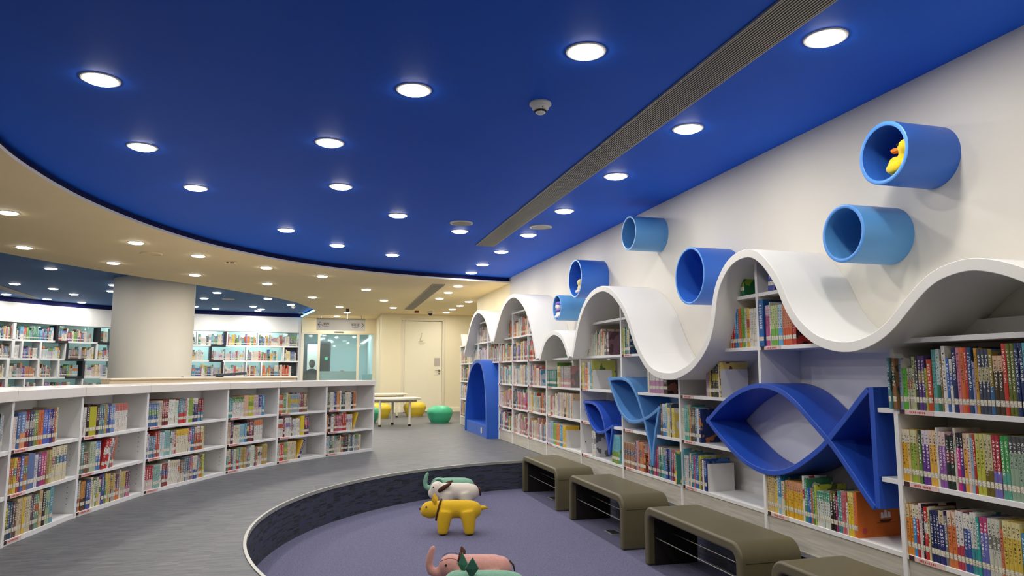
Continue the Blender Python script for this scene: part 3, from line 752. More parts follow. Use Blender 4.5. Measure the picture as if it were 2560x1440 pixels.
for i in range(13):
    y1, y0 = DIV[i], DIV[i + 1]
    root = empty('bookcase', (XS + 0.15, (y0 + y1) / 2, 0), 'white built in bookcase, ' + BAY[i], 'bookcase', 'bays of the wave wall bookcase')
    inpit = y0 < 8.14
    zb = 0.0
    if i not in (2,):
        b = MB(); b.box(XS + 0.012, 3.08, (max(y0, 12.55) if i == 1 else y0) + 0.01, (min(y1, 10.94) if i == 3 else y1) - 0.01, zb, LEV[0] - 0.013)
        b.build('kick_board', M['wood'], root, world=True)
    b = MB(); qs = [y0 + (y1 - y0) * q / 30 for q in range(31)]; b.prism([(y0, LEV[0]), (y1, LEV[0])] + [(q, min(1.2, wave_lo(min(max(q, 1.80), 12.9)) + 0.015)) for q in reversed(qs)], 'x', 3.062, 3.08)
    b.build('back_panel', M['white'], root, world=True)
    for k, z in enumerate(LEV):
        sp = CUT.get((i, k))
        if sp is None: sp = spans(y0 + 0.012, y1 - 0.012, z)
        if i == 0 and k > 3: sp = []
        for (a, c) in sp:
            b = MB(); b.box(XS + 0.004, 3.06, a, c, z - TH / 2, z + TH / 2)
            s = b.build('shelf', M['white'], root, world=True, bevel=0.0015)
            if c > y1 - 0.1 and k < (3 if i == 12 else 4) and i > 3:      # pink range label with its dark square at the far end of the shelf edge
                b = MB(); b.box(XS + 0.001, XS + 0.004, c - 0.21, c - 0.012, z - 0.011, z + 0.011); b.cur = 1
                b.box(XS - 0.0002, XS + 0.003, c - 0.045, c - 0.014, z - 0.011, z + 0.011); b.cur = 2
                rnd = random.Random(i * 10 + k)
                for q in range(9):
                    yy = c - 0.075 - q * 0.0105
                    if q == 4: b.box(XS, XS + 0.003, yy - 0.007, yy, z - 0.001, z + 0.001)
                    else: b.box(XS, XS + 0.003, yy - 0.006 + rnd.random() * 0.002, yy, z - 0.0045, z + 0.0045)
                lb = b.build('shelf_label', [M['pink_label'], M['maroon'], M['red_ink']], s, fix=False)
    tops = min(wave_lo(y0), 2.2)
    # each bay owns the divider at its near end
    yd = y0
    zt = wave_lo(yd) if not (10.62 < yd < 10.75 or 8.2 < yd < 8.36 or 7.1 < yd < 7.2) else 1.2
    if i == 6: zt = wave_lo(8.44)
    if i == 0: zt = 1.55
    zlo = zb
    if i in (1, 2): zlo = 1.19
    b = MB()
    if i in GAPS:
        b.box(XS, 3.06, yd - 0.0125, yd + 0.0125, zlo, GAPS[i][0]); b.build('side_panel', M['white'], root, world=True); b = MB(); b.box(XS, 3.075, yd - 0.0125, yd + 0.0125, GAPS[i][1], zt)
    else:
        b.box(XS, 3.075, yd - 0.0125, yd + 0.0125, zlo, zt)
    b.cur = 1
    for z in (LEV[:5] if i not in (1, 2) else LEV[3:4]):
        if z + 0.25 < zt and z > zlo and i not in GAPS:
            for xx in (XS + 0.05, XS + 0.22):
                b.lathe([(0.006, -0.0134), (0.006, 0.0134)], 8, (xx, yd, z + 0.13), 'y')
    b.build('side_panel', [M['white'], M['dark']], root, world=True)
    if i == 0:
        b = MB(); b.box(XS, 3.075, y1 - 0.0125, y1 + 0.0125, 0, 1.55); b.build('side_panel', M['white'], root, world=True)
        b = MB(); b.box(XS - 0.02, 3.06, y0 - 0.2, y1 + 0.03, 1.542, 1.566); b.build('top_board', M['white'], root, world=True)
    if i == 12:
        b = MB(); b.box(3.045, 3.062, y0, y1 - 0.012, 1.21, 1.30); b.build('upper_rail', M['white'], root, world=True)
# slanted holder standing on the far end of the wall shelf
e = empty('document_holder', (2.9, 13.9, 1.566), 'small slanted white holder on top of the farthest bookcase bay', 'holder')
b = MB()
b.prism([(13.50, 1.566), (13.86, 1.566), (14.02, 1.80), (13.98, 1.80), (13.84, 1.60), (13.50, 1.60)], 'x', 2.76, 3.0)
b.build('tray', M['white'], e, world=True)

# ------------------------------------------------------------------ blue arch seat
e = empty('arch_seat', (2.75, 11.74, 0), 'tall blue arched reading nook with a low seat set into the bookcase', 'seat')
AO = [(12.56, 0.0), (12.55, 0.269), (12.47, 0.56), (12.36, 0.80), (12.22, 0.97), (12.04, 1.10), (11.82, 1.175), (11.58, 1.197), (11.37, 1.17), (11.23, 1.085), (11.116, 0.951), (11.032, 0.773), (10.975, 0.537), (10.956, 0.25), (10.954, 0.0)]
b = MB(); P = relax(catmull(AO, 5), 2); b.ribbon([(p.x, p.y) for p in P], 0.055, 2.57, 3.05, side=1.0)
o = smooth_angle(b.build('arch_shell', M['arch_blue'], e, world=True), 40)
b = MB(); b.box(2.585, 3.04, 11.0, 12.51, 0.0, 0.195); b.build('seat', M['arch_blue'], e, bevel=0.004, world=True)
b = MB()
pp = [(p.x, p.y) for p in P]; pp = [p for p in pp if p[1] > 0.19]
pp = [(11.755 + (p[0] - 11.755) * 0.965, 0.19 + (p[1] - 0.19) * 0.955) for p in pp]
b.prism(pp, 'x', 3.03, 3.048); b.build('back_panel', M['arch_blue'], e, world=True)
b = MB(); b.box(2.576, 2.586, 11.27, 11.34, 0.055, 0.145); o = b.build('socket_plate', M['white_plastic'], e, bevel=0.003, world=True); o['label'] = 'white socket plate'

# ------------------------------------------------------------------ fish shelves
def fish(label, mat_, up, lo, tail, th, x0=2.752, x1=3.055):
    up, lo, tail = [[(p[0] * 1.0715, 1.05 + (p[1] - 1.05) * 1.0715) for p in l] for l in (up, lo, tail)]; th *= 1.05
    ys = [p[0] for p in up]; zs = [p[1] for p in up + lo]
    e = empty('fish_shelf', ((x0 + x1) / 2, (min(ys) + max(ys)) / 2, min(zs)), label, 'shelf', 'fish outline shelves')
    for nm, pl in (('upper_curve', up), ('lower_curve', lo)):
        b = MB(); P = relax(catmull(pl, 6), 2); b.ribbon([(p.x, p.y) for p in P], th, x0 + (0.0008 if nm == 'lower_curve' else 0), x1)
        o = smooth_angle(b.build(nm, mat_, e, world=True), 35)
        m = o.modifiers.new('bevel', 'BEVEL'); m.width = 0.003; m.segments = 2; m.limit_method = 'ANGLE'; m.angle_limit = math.radians(50)
    b = MB(); P = catmull(tail, 4); b.ribbon([(p.x, p.y) for p in P], th, x0 + 0.0016, x1)
    o = smooth_angle(b.build('tail_bar', mat_, e, world=True), 35)
    return e
fish('big deep blue fish outline shelf set across the near bookcase bays', M['fish_blue'],
     [(4.335, 0.706), (4.255, 0.757), (4.135, 0.832), (3.99, 0.90), (3.85, 0.945), (3.72, 0.965), (3.60, 0.957), (3.485, 0.925), (3.38, 0.868), (3.275, 0.792), (3.165, 0.712), (3.09, 0.65), (2.985, 0.545), (2.90, 0.455), (2.845, 0.405)],
     [(4.33, 0.735), (4.28, 0.692), (4.19, 0.636), (4.06, 0.563), (3.925, 0.502), (3.79, 0.468), (3.66, 0.459), (3.545, 0.476), (3.43, 0.516), (3.31, 0.58), (3.195, 0.652), (3.12, 0.715), (2.985, 0.835), (2.90, 0.915), (2.845, 0.962)],
     [(2.823, 0.975), (2.823, 0.85), (2.823, 0.55), (2.823, 0.408)], 0.031)
fish('pale blue fish outline shelf diving tail down in the middle bookcase bay', M['pale_blue'],
     [(6.02, 0.974), (5.94, 0.982), (5.85, 0.988), (5.70, 0.988), (5.575, 0.960), (5.49, 0.908), (5.405, 0.827), (5.345, 0.741), (5.29, 0.656), (5.246, 0.554), (5.205, 0.47), (5.175, 0.38), (5.165, 0.31)],
     [(6.01, 0.995), (5.99, 0.96), (5.945, 0.89), (5.875, 0.81), (5.80, 0.73), (5.70, 0.665), (5.585, 0.63), (5.46, 0.63), (5.322, 0.658), (5.205, 0.69), (5.092, 0.736), (5.02, 0.77)],
     [(5.03, 0.775), (5.063, 0.68), (5.108, 0.564), (5.145, 0.43), (5.163, 0.31)], 0.027)
fish('small dark blue fish outline shelf beside the pale blue fish', M['fish_blue'],
     [(6.66, 0.742), (6.58, 0.748), (6.502, 0.75), (6.37, 0.738), (6.262, 0.698), (6.185, 0.636), (6.145, 0.575), (6.115, 0.512), (6.085, 0.45), (6.055, 0.38), (6.03, 0.30)],
     [(6.65, 0.758), (6.63, 0.725), (6.585, 0.66), (6.52, 0.585), (6.435, 0.52), (6.325, 0.48), (6.213, 0.482), (6.125, 0.50), (6.018, 0.535), (5.94, 0.562)],
     [(5.945, 0.565), (5.968, 0.476), (5.997, 0.393), (6.025, 0.30)], 0.024)

# ------------------------------------------------------------------ tubes on the wall and the toys in them
def tube(y, z, r, t, m, rim, label):
    e = empty('wall_tube', (XW, y, z), label, 'wall tube', 'blue tubes on the wall')
    L = XW - 2.77
    b = MB(); ri = r - t; n = 64
    vs = []
    prof = [(ri, -0.02), (ri, -L + 0.003), (ri + 0.003, -L), (r - 0.003, -L), (r, -L + 0.003), (r, 0.0)]
    b.lathe([prof[0], prof[1]], n, axis='x', cap=False); b.lathe([prof[4], prof[5]], n, axis='x', cap=False)
    b.lathe([(0.0005, -0.02), (ri, -0.02)], n, axis='x', cap=False)
    smooth_angle(b.build('tube_wall', m, e), 50)
    b = MB(); b.lathe(prof[1:5], n, axis='x', cap=False); smooth_angle(b.build('rim', rim, e), 50)
    return e
tube(2.866, 2.17, 0.163, 0.022, M['tube_blue'], M['tube_rim'], 'mid blue wall tube highest at the near end with the duck inside')
tube(3.183, 1.809, 0.161, 0.021, M['tube_light'], M['tube_rim'], 'empty light blue wall tube just below the duck tube')
tube(5.95, 2.345, 0.162, 0.017, M['tube_light'], M['rim_pale'], 'empty light blue wall tube touching the ceiling line alone')
tube(4.855, 1.794, 0.225, 0.017, M['tube_blue'], M['tube_rim'], 'largest blue wall tube, empty, tucked behind the white hump')
tube(7.40, 2.099, 0.217, 0.018, M['tube_blue'], M['rim_pale'], 'large blue wall tube resting against the smaller far tube')
tube(8.033, 1.823, 0.155, 0.017, M['tube_light'], M['tube_rim'], 'smallest light blue wall tube at the far end with a capped toy')

def soft(o, vox, it=8):
    r = o.modifiers.new('remesh', 'REMESH'); r.mode = 'VOXEL'; r.voxel_size = vox; r.use_smooth_shade = True
    s = o.modifiers.new('smooth', 'SMOOTH'); s.iterations = it; s.factor = 0.5
    return o

# duck
e = empty('toy_duck', (2.86, 2.83, 2.03), 'yellow plush duck with an orange beak sitting in the top tube', 'toy')
b = MB(); b.ball((2.86, 2.825, 2.088), (0.065, 0.075, 0.055), 24); b.ball((2.86, 2.86, 2.115), (0.05, 0.045, 0.045), 20); b.ball((2.855, 2.79, 2.185), (0.048, 0.047, 0.047), 24)
b.tube([(2.86, 2.81, 2.11), (2.857, 2.795, 2.17)], [0.045, 0.036], 16); b.ball((2.86, 2.895, 2.115), (0.03, 0.03, 0.022), 14)
soft(b.build('body', M['plush_yellow'], e, world=True), 0.006)
b = MB(); b.ball((2.835, 2.84, 2.183), (0.028, 0.032, 0.011), 16); b.ball((2.828, 2.835, 2.173), (0.024, 0.026, 0.009), 16); soft(b.build('beak', M['orange'], e, world=True), 0.004, 3)
for c_ in ((2.812, 2.81, 2.2), (2.888, 2.82, 2.2)):
    b = MB(); b.ball(c_, 0.007, 10); b.build('eye', M['dark'], e, smooth=True, world=True)
b = MB(); b.ball((2.80, 2.83, 2.085), (0.018, 0.05, 0.03), 16); soft(b.build('wing', M['plush_yellow'], e, world=True), 0.005, 4)
# cream plush in the large far tube
e = empty('plush_toy', (2.80, 7.32, 1.92), 'small cream plush toy peeping from the large far tube', 'toy')
b = MB(); b.ball((2.815, 7.315, 1.975), (0.045, 0.05, 0.05), 16); b.ball((2.81, 7.315, 2.045), 0.043, 16); soft(b.build('body', M['plush_cream'], e, world=True), 0.008, 4)
for y_ in (7.345, 7.30):
    b = MB(); b.ball((2.775, y_, 1.945), 0.02, 12); b.build('foot', M['plush_white'], e, smooth=True, world=True)
# capped toy in the smallest tube
e = empty('plush_toy', (2.80, 8.03, 1.69), 'small white plush toy with a purple cap in the smallest tube', 'toy')
b = MB(); b.ball((2.81, 8.03, 1.745), (0.045, 0.055, 0.055), 16); b.ball((2.80, 8.03, 1.835), 0.05, 16)
for y_ in (8.065, 7.995): b.ball((2.77, y_, 1.715), 0.02, 10)
soft(b.build('body', M['plush_white'], e, world=True), 0.008, 4)
b = MB(); b.ball((2.805, 8.03, 1.868), (0.052, 0.056, 0.032), 16); b.build('cap', M['plush_purple'], e, smooth=True, world=True)
b = MB(); b.ball((2.785, 8.03, 1.785), (0.035, 0.05, 0.014), 14); b.build('scarf', M['plush_purple'], e, smooth=True, world=True)

# ------------------------------------------------------------------ low curved bookcase
LC = (4.703, 4.49)
LD = [(-1.80, 4.10), (-1.80, 4.99), (-1.67, 5.85), (-1.42, 6.73), (-0.90, 7.83), (-0.44, 8.50), (0.10, 9.11), (0.72, 9.65)]
LOWZ = [0.022, 0.29, 0.56]
LOWD = 0.33
LOWBAY = ['leftmost', 'second', 'third', 'fourth', 'fifth', 'sixth', 'last']
LOWM = []
for i in range(7):
    a, c = Vector(LD[i]), Vector(LD[i + 1]); d = c - a; Lb = d.length; ang = math.atan2(d.y, d.x)
    root = empty('low_bookcase', (a.x, a.y, 0), 'low white curved bookcase, %s bay %s' % (LOWBAY[i], 'at the far end beside the aisle' if i == 6 else ('cut by the picture edge' if i == 0 else 'counted from the near end')), 'bookcase', 'bays of the low curved bookcase', ang)
    LOWM.append((Matrix.Translation((a.x, a.y, 0)) @ Matrix.Rotation(ang, 4, 'Z'), Lb))
    # local frame: x along the front, y into the bookcase
    b = MB(); b.box(0.0, Lb, LOWD - 0.015, LOWD, 0.0, 0.868); b.build('back_panel', M['white'], root)
    for k, z in enumerate(LOWZ):
        b = MB(); b.box(0.012, Lb - 0.012, 0.004, LOWD - 0.015, z - 0.013 if k else 0.0, z + 0.012); s = b.build('shelf', M['white'], root, bevel=0.0015)
        b = MB(); b.box(0.016, 0.20, 0.001, 0.004, z - 0.010, z + 0.011); b.cur = 1; b.box(0.018, 0.045, 0.0, 0.003, z - 0.010, z + 0.011); b.cur = 2
        for q in range(8): b.box(0.06 + q * 0.014, 0.068 + q * 0.014, 0.0, 0.003, z - 0.004, z + 0.005)
        b.build('shelf_label', [M['pink_label'], M['maroon'], M['red_ink']], s, fix=False)
    for xx in ((0.0,) if i < 6 else (0.0, Lb)):
        b = MB(); b.box(xx - 0.0125, xx + 0.0125, 0, LOWD, 0, 0.868); b.cur = 1
        for z0 in (0.3, 0.57):
            for q in range(5):
                for yy in (0.06, 0.25):
                    if xx > 0.1: continue
                    b.lathe([(0.0045, -0.0133), (0.0045, 0.0133)], 8, (xx, yy, z0 - 0.2 + q * 0.04), 'x')
        b.build('side_panel', [M['white'], M['grey']], root)
    if i < 6:   # the peg holes of the shared panel are seen from this bay's far side
        pass
fr = []; bk = []
for i, p in enumerate(LD):
    v = (Vector(p) - Vector(LC)).normalized(); fr.append(Vector(p) - v * 0.02); bk.append(Vector(p) + v * 0.62)
fr[-1] += (fr[-1] - fr[-2]).normalized() * 0.015; bk[-1] += (bk[-1] - bk[-2]).normalized() * 0.015
e = empty('curved_counter', (LD[3][0], LD[3][1], 0.868), 'long white curved counter top lying over the low bookcase', 'counter')
b = MB(); b.prism([(p.x, p.y) for p in fr] + [(p.x, p.y) for p in reversed(bk)], 'z', 0.868, 0.935); b.build('top_slab', M['counter'], e, bevel=0.003, world=True)
b = MB()
for i in range(1, 7):
    p, q = fr[i], bk[i]; t = (q - p).normalized(); s = Vector((-t.y, t.x)) * 0.0008
    b.prism([(p.x - s.x - t.x * .0006, p.y - s.y - t.y * .0006), (p.x + s.x - t.x * .0006, p.y + s.y - t.y * .0006), (q.x + s.x, q.y + s.y), (q.x - s.x, q.y - s.y)], 'z', 0.869, 0.9355)
b.build('joint', M['grey'], e, world=True)
b = MB()
bb = [Vector(p) + (Vector(p) - Vector(LC)).normalized() * (LOWD + 0.002) for p in LD]
b2 = [p + (p - Vector(LC)).normalized() * 0.27 for p in bb]
b.prism([(p.x, p.y) for p in bb] + [(p.x, p.y) for p in reversed(b2)], 'z', 0.0, 0.868); b.build('rear_cupboard', M['white'], e, world=True)
# cream partition behind the counter
qa, qb = math.atan2(8.9 - LC[1], -2.6 - LC[0]), math.atan2(11.2 - LC[1], -0.60 - LC[0])
e = empty('partition', (-2.0, 10.4, 0), 'low cream curved partition running behind the white counter', 'partition')
pa = arc(LC, 8.10, qa, qb, 24); pb_ = arc(LC, 8.22, qa, qb, 24)
b = MB(); b.prism(pa + list(reversed(pb_)), 'z', 0.0, 0.955); b.build('panel', M['parapet'], e, world=True)
pa = arc(LC, 8.08, qa, qb, 24); pb_ = arc(LC, 8.24, qa, qb, 24)
b = MB(); b.prism(pa + list(reversed(pb_)), 'z', 0.955, 0.975); b.build('cap_rail', M['parapet'], e, bevel=0.004, world=True)
# open magazine lying on the partition
e = empty('open_magazine', (-1.35, 10.75, 0.975), 'dark open magazine lying on the cream partition right of the column', 'magazine')
mt = Matrix.Translation((-1.42, 10.66, 0.979)) @ Matrix.Rotation(math.radians(22), 4, 'Z')
b = MB(); b.box(-0.42, 0.0, -0.07, 0.07, 0.0, 0.014, mt @ Matrix.Rotation(math.radians(-1), 4, 'Y')); b.build('left_leaf', M['bookend'], e, world=True)
b = MB(); b.box(0.0, 0.42, -0.07, 0.07, 0.0, 0.036, mt @ Matrix.Rotation(math.radians(-4), 4, 'Y')); b.build('right_leaf', M['slate'], e, world=True)

# ------------------------------------------------------------------ tall curved bookcase beyond the column
BZ = [0.10, 0.50, 0.912, 1.325, 1.735, 2.125]
def fpos(t):
    """point on the bookcase front at arc length t from its right end, and the inward direction"""
    P = [Vector(p) for p in reversed(FAS_S)]; acc = 0
    for p, q in zip(P, P[1:]):
        l = (q - p).length
        if acc + l >= t or q is P[-1]:
            d = (q - p).normalized(); n_ = Vector((-d.y, d.x))
            if n_.y < 0: n_ = -n_
            if (p + n_ - Vector((-1, 14))).length < (p - Vector((-1, 14))).length: n_ = -n_
            return p + d * (t - acc), n_, d
        acc += l
FLEN = sum((Vector(p) - Vector(q)).length for p, q in zip(FAS_S, FAS_S[1:]))
def fband(name, t0, t1, d0, d1, z0, z1, m, parent):
    n = max(2, int((t1 - t0) / 0.35)); A = []; B = []
    for i in range(n + 1):
        p, nn, d = fpos(t0 + (t1 - t0) * i / n); A.append(p + nn * d0); B.append(p + nn * d1)
    b = MB(); b.prism([(p.x, p.y) for p in A] + [(p.x, p.y) for p in reversed(B)], 'z', z0, z1)
    return b.build(name, m, parent, world=True)
bc = empty('wall_bookcase', (-3.1, 19.85, 0), 'tall white curved bookcase with see through back beyond the round column', 'bookcase')
fband('fascia', 0, FLEN - 0.1, 0.0, 0.30, 2.125, ZB, M['wave'], bc)
for z in BZ[:-1]:
    fband('shelf', 0.02, FLEN - 0.12, 0.012, 0.30, z - 0.022, z + 0.022, M['white'], bc)
fband('back_glass', 0.02, FLEN - 0.1, 0.296, 0.304, 0.1, 2.125, M['glass'], bc)
def fdiv(t, z0, z1, m=M['white'], th=0.04, d1=0.295):
    p, nn, d = fpos(t); q = d * th / 2
    b = MB(); b.prism([(v.x, v.y) for v in (p - q, p + q, p + q + nn * d1, p - q + nn * d1)], 'z', z0, z1)
    return b.build('divider', m, bc, world=True)
def t_at(px, z=1.5):
    """arc length at which the bookcase front is seen in a given pixel column"""
    best = (1e9, 0)
    for i in range(400):
        t = FLEN * i / 399; p, _, _ = fpos(t); q = project((p.x, p.y, z))
        if q and abs(q[0] - px) < best[0]: best = (abs(q[0] - px), t)
    return best[1]
fdiv(0.02, 0.0, 2.125, th=0.07)
CELLS = []    # (row, t0, t1) of the compartments that can hold books
ROWX = {4: [748, 645, 565, 490, 385, 280, 247, 140, 32, -60], 3: [748, 709, 617, 526, 420, 280, 243, 166, 102, 54, 32, -60], 2: [746, 655, 617, 560, 480, 390, 280, 211, 148, 98, 24, -60], 1: [746, 640, 560, 480, 390, 280, 211, 115, 66, 22, -60]}
for r, xs in ROWX.items():
    ts = [t_at(x) for x in xs]
    for i, t in enumerate(ts):
        if 0 < i and t < FLEN - 0.3:
            fdiv(t, BZ[r] + 0.02, BZ[r + 1] - 0.02, th=0.06 if xs[i] in (32, 24, 22) else 0.035)
    for a, c in zip(ts, ts[1:]):
        if c - a > 0.15: CELLS.append((r, a + 0.03, c - 0.03))
# black edge trims stepping down the front
def trimv(px, r, lip=0.008):
    t = t_at(px); p, nn, d = fpos(t); q = d * 0.026
    b = MB(); b.prism([(v.x, v.y) for v in (p - q - nn * lip, p + q - nn * lip, p + q + nn * 0.28, p - q + nn * 0.28)], 'z', BZ[r] - 0.024, BZ[r + 1] - 0.02); b.build('black_edge', M['black_trim'], bc, world=True)
def trimh(x0, x1, r):
    t0_, t1_ = sorted((t_at(x0), t_at(x1))); fband('black_edge', t0_, t1_, -0.009, 0.28, BZ[r] - 0.026, BZ[r] + 0.026, M['black_trim'], bc)
for px, r in ((562, 4), (525, 3), (558, 2), (139, 4), (247, 4), (168, 3), (210, 2)): trimv(px, r)
for x0, x1, r in ((562, 525, 4), (525, 558, 3), (558, 515, 2), (139, 168, 4), (168, 210, 3), (210, 168, 2), (247, 278, 4)): trimh(x0, x1, r)
for px0, px1, r in ((748, 712, 3), (746, 702, 2)):
    fband('dark_back', t_at(px0), t_at(px1), 0.27, 0.285, BZ[r] + 0.02, BZ[r + 1] - 0.02, M['slate'], bc)

# ------------------------------------------------------------------ glass entrance and the lobby behind it
gp = bpy.data.objects.new('window_1', None); COL.objects.link(gp); gp.location = (0.5, 20.3, 0); struct(gp)
tag(gp, 'glazed entrance partition with cream posts under the hanging sign', 'window')
for x in (-0.47, -0.03, 1.04, 1.49):
    b = MB(); b.box(x - 0.035, x + 0.035, 20.28, 20.36, 0, 2.14); b.build('post', M['frame'], gp, world=True)
for a, c in ((-0.435, -0.065), (0.005, 1.005), (1.075, 1.455)):
    b = MB(); b.box(a, c, 20.28, 20.36, 2.09, 2.14); b.build('top_rail', M['frame'], gp, world=True)
    b = MB(); b.box(a, c, 20.315, 20.323, 0.02, 2.09); b.build('pane', M['glass'], gp, world=True)
b = MB(); b.box(0.005, 1.005, 20.306, 20.312, 0.3, 1.06); b.build('frosted_band', M['frost'], gp, world=True)
b = MB(); b.box(0.38, 0.62, 20.24, 20.28, 2.15, 2.18); b.build('door_sensor', M['grey'], gp, world=True)
b = MB(); b.box(0.56, 0.66, 20.30, 20.306, 1.06, 1.09); b.build('pull_handle', M['steel'], gp, world=True)
lob = bpy.data.objects.new('door_2', None); COL.objects.link(lob); lob.location = (-0.4, 24.2, 0); struct(lob)
tag(lob, 'dark doorway and grey sliding door seen through the glass', 'door')
b = MB(); b.box(-0.62, 0.35, 24.15, 24.2, 0, 2.05); b.build('door_surround', M['slate'], lob, world=True)
b = MB(); b.box(-0.40, -0.02, 24.12, 24.15, 0, 1.95); b.build('door_leaf', M['wave'], lob, world=True)
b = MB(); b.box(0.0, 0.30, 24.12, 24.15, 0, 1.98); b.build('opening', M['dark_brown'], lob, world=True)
b = MB(); b.box(0.16, 0.26, 24.08, 24.12, 1.44, 1.52); tag(b.build('exit_sign', M['exit_green']), 'tiny green lit exit sign seen through the glass door', 'sign')
b = MB(); b.box(1.2, 1.5, 20.9, 21.1, 0.0, 0.98); tag(b.build('lobby_desk', M['cyan'], bevel=0.01), 'pale blue low desk behind the right hand pane', 'desk')
# person behind the glass
e = empty('person', (-0.21, 21.5, 0), 'person in black clothes sitting behind the entrance glass, seen in silhouette', 'person')
def skin_body(name, joints, edges, mats, parent, sub=1):
    me = bpy.data.meshes.new(name)
    me.from_pydata([j[0] for j in joints], edges, [])
    me.materials.append(mats)
    o = bpy.data.objects.new(name, me); COL.objects.link(o); o.parent = parent
    sk = o.modifiers.new('skin', 'SKIN'); sk.use_smooth_shade = True
    for i, j in enumerate(joints):
        r = j[1]; me.skin_vertices[0].data[i].radius = r if isinstance(r, tuple) else (r, r)
        me.skin_vertices[0].data[i].use_root = (i == 0)
    su = o.modifiers.new('subsurf', 'SUBSURF'); su.levels = sub; su.render_levels = sub
    return o
J = [((0, 0, 0.55), (0.17, 0.13)), ((0, 0.0, 0.72), (0.155, 0.115)), ((0, 0.0, 0.92), (0.17, 0.12)), ((0, 0, 1.06), (0.12, 0.09)), ((0.0, 0.0, 1.14), 0.055),
     ((0.17, 0, 1.02), 0.06), ((0.22, -0.03, 0.80), 0.045), ((0.2, -0.22, 0.70), 0.035), ((-0.17, 0, 1.02), 0.06), ((-0.22, -0.03, 0.80), 0.045), ((-0.2, -0.22, 0.70), 0.035),
     ((0.10, -0.2, 0.53), 0.085), ((0.11, -0.42, 0.5), 0.065), ((0.11, -0.42, 0.25), 0.05), ((0.11, -0.42, 0.06), 0.04), ((-0.10, -0.2, 0.53), 0.085), ((-0.11, -0.42, 0.5), 0.065), ((-0.11, -0.42, 0.25), 0.05), ((-0.11, -0.42, 0.06), 0.04)]
E_ = [(0, 1), (1, 2), (2, 3), (3, 4), (3, 5), (5, 6), (6, 7), (3, 8), (8, 9), (9, 10), (0, 11), (11, 12), (12, 13), (13, 14), (0, 15), (15, 16), (16, 17), (17, 18)]
skin_body('body', J, E_, M['black_cloth'], e)
b = MB(); b.ball((0.0, -0.005, 1.27), (0.075, 0.092, 0.112), 20); b.ball((0.03, -0.085, 1.25), (0.014, 0.018, 0.014), 8); b.ball((0.078, 0, 1.265), (0.012, 0.02, 0.028), 8); b.ball((-0.078, 0, 1.265), (0.012, 0.02, 0.028), 8)
soft(b.build('head', M['skin'], e), 0.012, 3)
b = MB(); b.ball((0.0, 0.018, 1.305), (0.088, 0.098, 0.10), 20); b.ball((0.0, 0.07, 1.24), (0.08, 0.05, 0.09), 16); soft(b.build('hair', M['dark'], e), 0.012, 3)
e = empty('office_chair', (-0.21, 21.52, 0), 'dark office chair behind the entrance glass', 'chair')
b = MB(); b.lathe([(0.001, 0.36), (0.2, 0.36), (0.22, 0.39), (0.2, 0.42), (0.001, 0.42)], 24, cap=False); b.build('seat', M['dark'], e, smooth=True)
b = MB(); b.box(-0.2, 0.2, 0.19, 0.24, 0.5, 1.0); b.build('backrest', M['dark'], e, bevel=0.02)
b = MB(); b.lathe([(0.03, 0.05), (0.03, 0.37)], 12); b.build('post', M['dark'], e)
b = MB()
for k in range(5):
    a = k * 2 * math.pi / 5; b.tube([(0, 0, 0.08), (0.25 * math.cos(a), 0.25 * math.sin(a), 0.04)], [0.025, 0.02], 8)
b.build('base', M['dark'], e)

# hanging direction sign
e = empty('hanging_sign', (0.42, 15.0, 1.90), 'pale grey hanging direction sign with an arrow at each end', 'sign')
b = MB(); b.box(-0.085, 0.905, 15.0, 15.03, 1.90, 2.13); b.build('board', M['sign'], e, bevel=0.003, world=True)
b = MB(); b.box(-0.085, 0.905, 14.995, 15.035, 2.13, 2.155); b.build('top_rail', M['grey'], e, world=True)
for x in (0.0, 0.82):
    b = MB(); b.tube([(x, 15.015, 2.15), (x, 15.015, 2.219)], 0.006, 8); b.build('hanger', M['steel'], e, world=True)
def text(s, x, z, size, parent, y=14.996, m='ink', name='lettering'):
    c = bpy.data.curves.new(name, 'FONT'); c.body = s; c.size = size; c.extrude = 0.001; c.align_x = 'CENTER'; c.align_y = 'CENTER'; c.materials.append(M[m])
    tmp = bpy.data.objects.new(name, c); COL.objects.link(tmp); dg = bpy.context.evaluated_depsgraph_get()
    me = bpy.data.meshes.new_from_object(tmp.evaluated_get(dg)); bpy.data.objects.remove(tmp)
    o = bpy.data.objects.new(name, me); COL.objects.link(o); o.parent = parent
    o.matrix_parent_inverse = parent.matrix_basis.inverted()
    o.location = (x, y, z); o.rotation_euler = (math.pi / 2, 0, 0)
    return o
text('廁所', 0.115, 2.03, 0.062, e); text('Restroom', 0.115, 1.985, 0.022, e)
text('哺乳室', 0.70, 2.02, 0.062, e); text('Nursing Room', 0.70, 1.972, 0.022, e)
b = MB()
def stroke(pts, t=0.0045):
    for p, q in zip(pts, pts[1:]):
        p, q = Vector(p), Vector(q); d = (q - p).normalized(); n_ = Vector((-d.y, d.x)) * t
        b.prism([(v.x, v.y) for v in (p - n_, q - n_, q + n_, p + n_)], 'y', 14.995, 15.0)
stroke([(-0.01, 2.075), (-0.055, 2.02), (-0.01, 1.965)]); stroke([(-0.055, 2.02), (0.035, 2.015), (0.045, 2.0), (0.045, 1.975)])
b.build('left_arrow', M['ink'], e, world=True, fix=False)
b = MB(); stroke([(0.83, 2.075), (0.872, 2.02), (0.83, 1.955)]); b.build('right_arrow', M['ink'], e, world=True, fix=False)

k_ = 19.3 / 15.0          # the sign hangs near the glass entrance
e.location = (0.42 * k_, 19.3, HEYE + (1.90 - HEYE) * k_); e.scale = (k_, k_, k_)

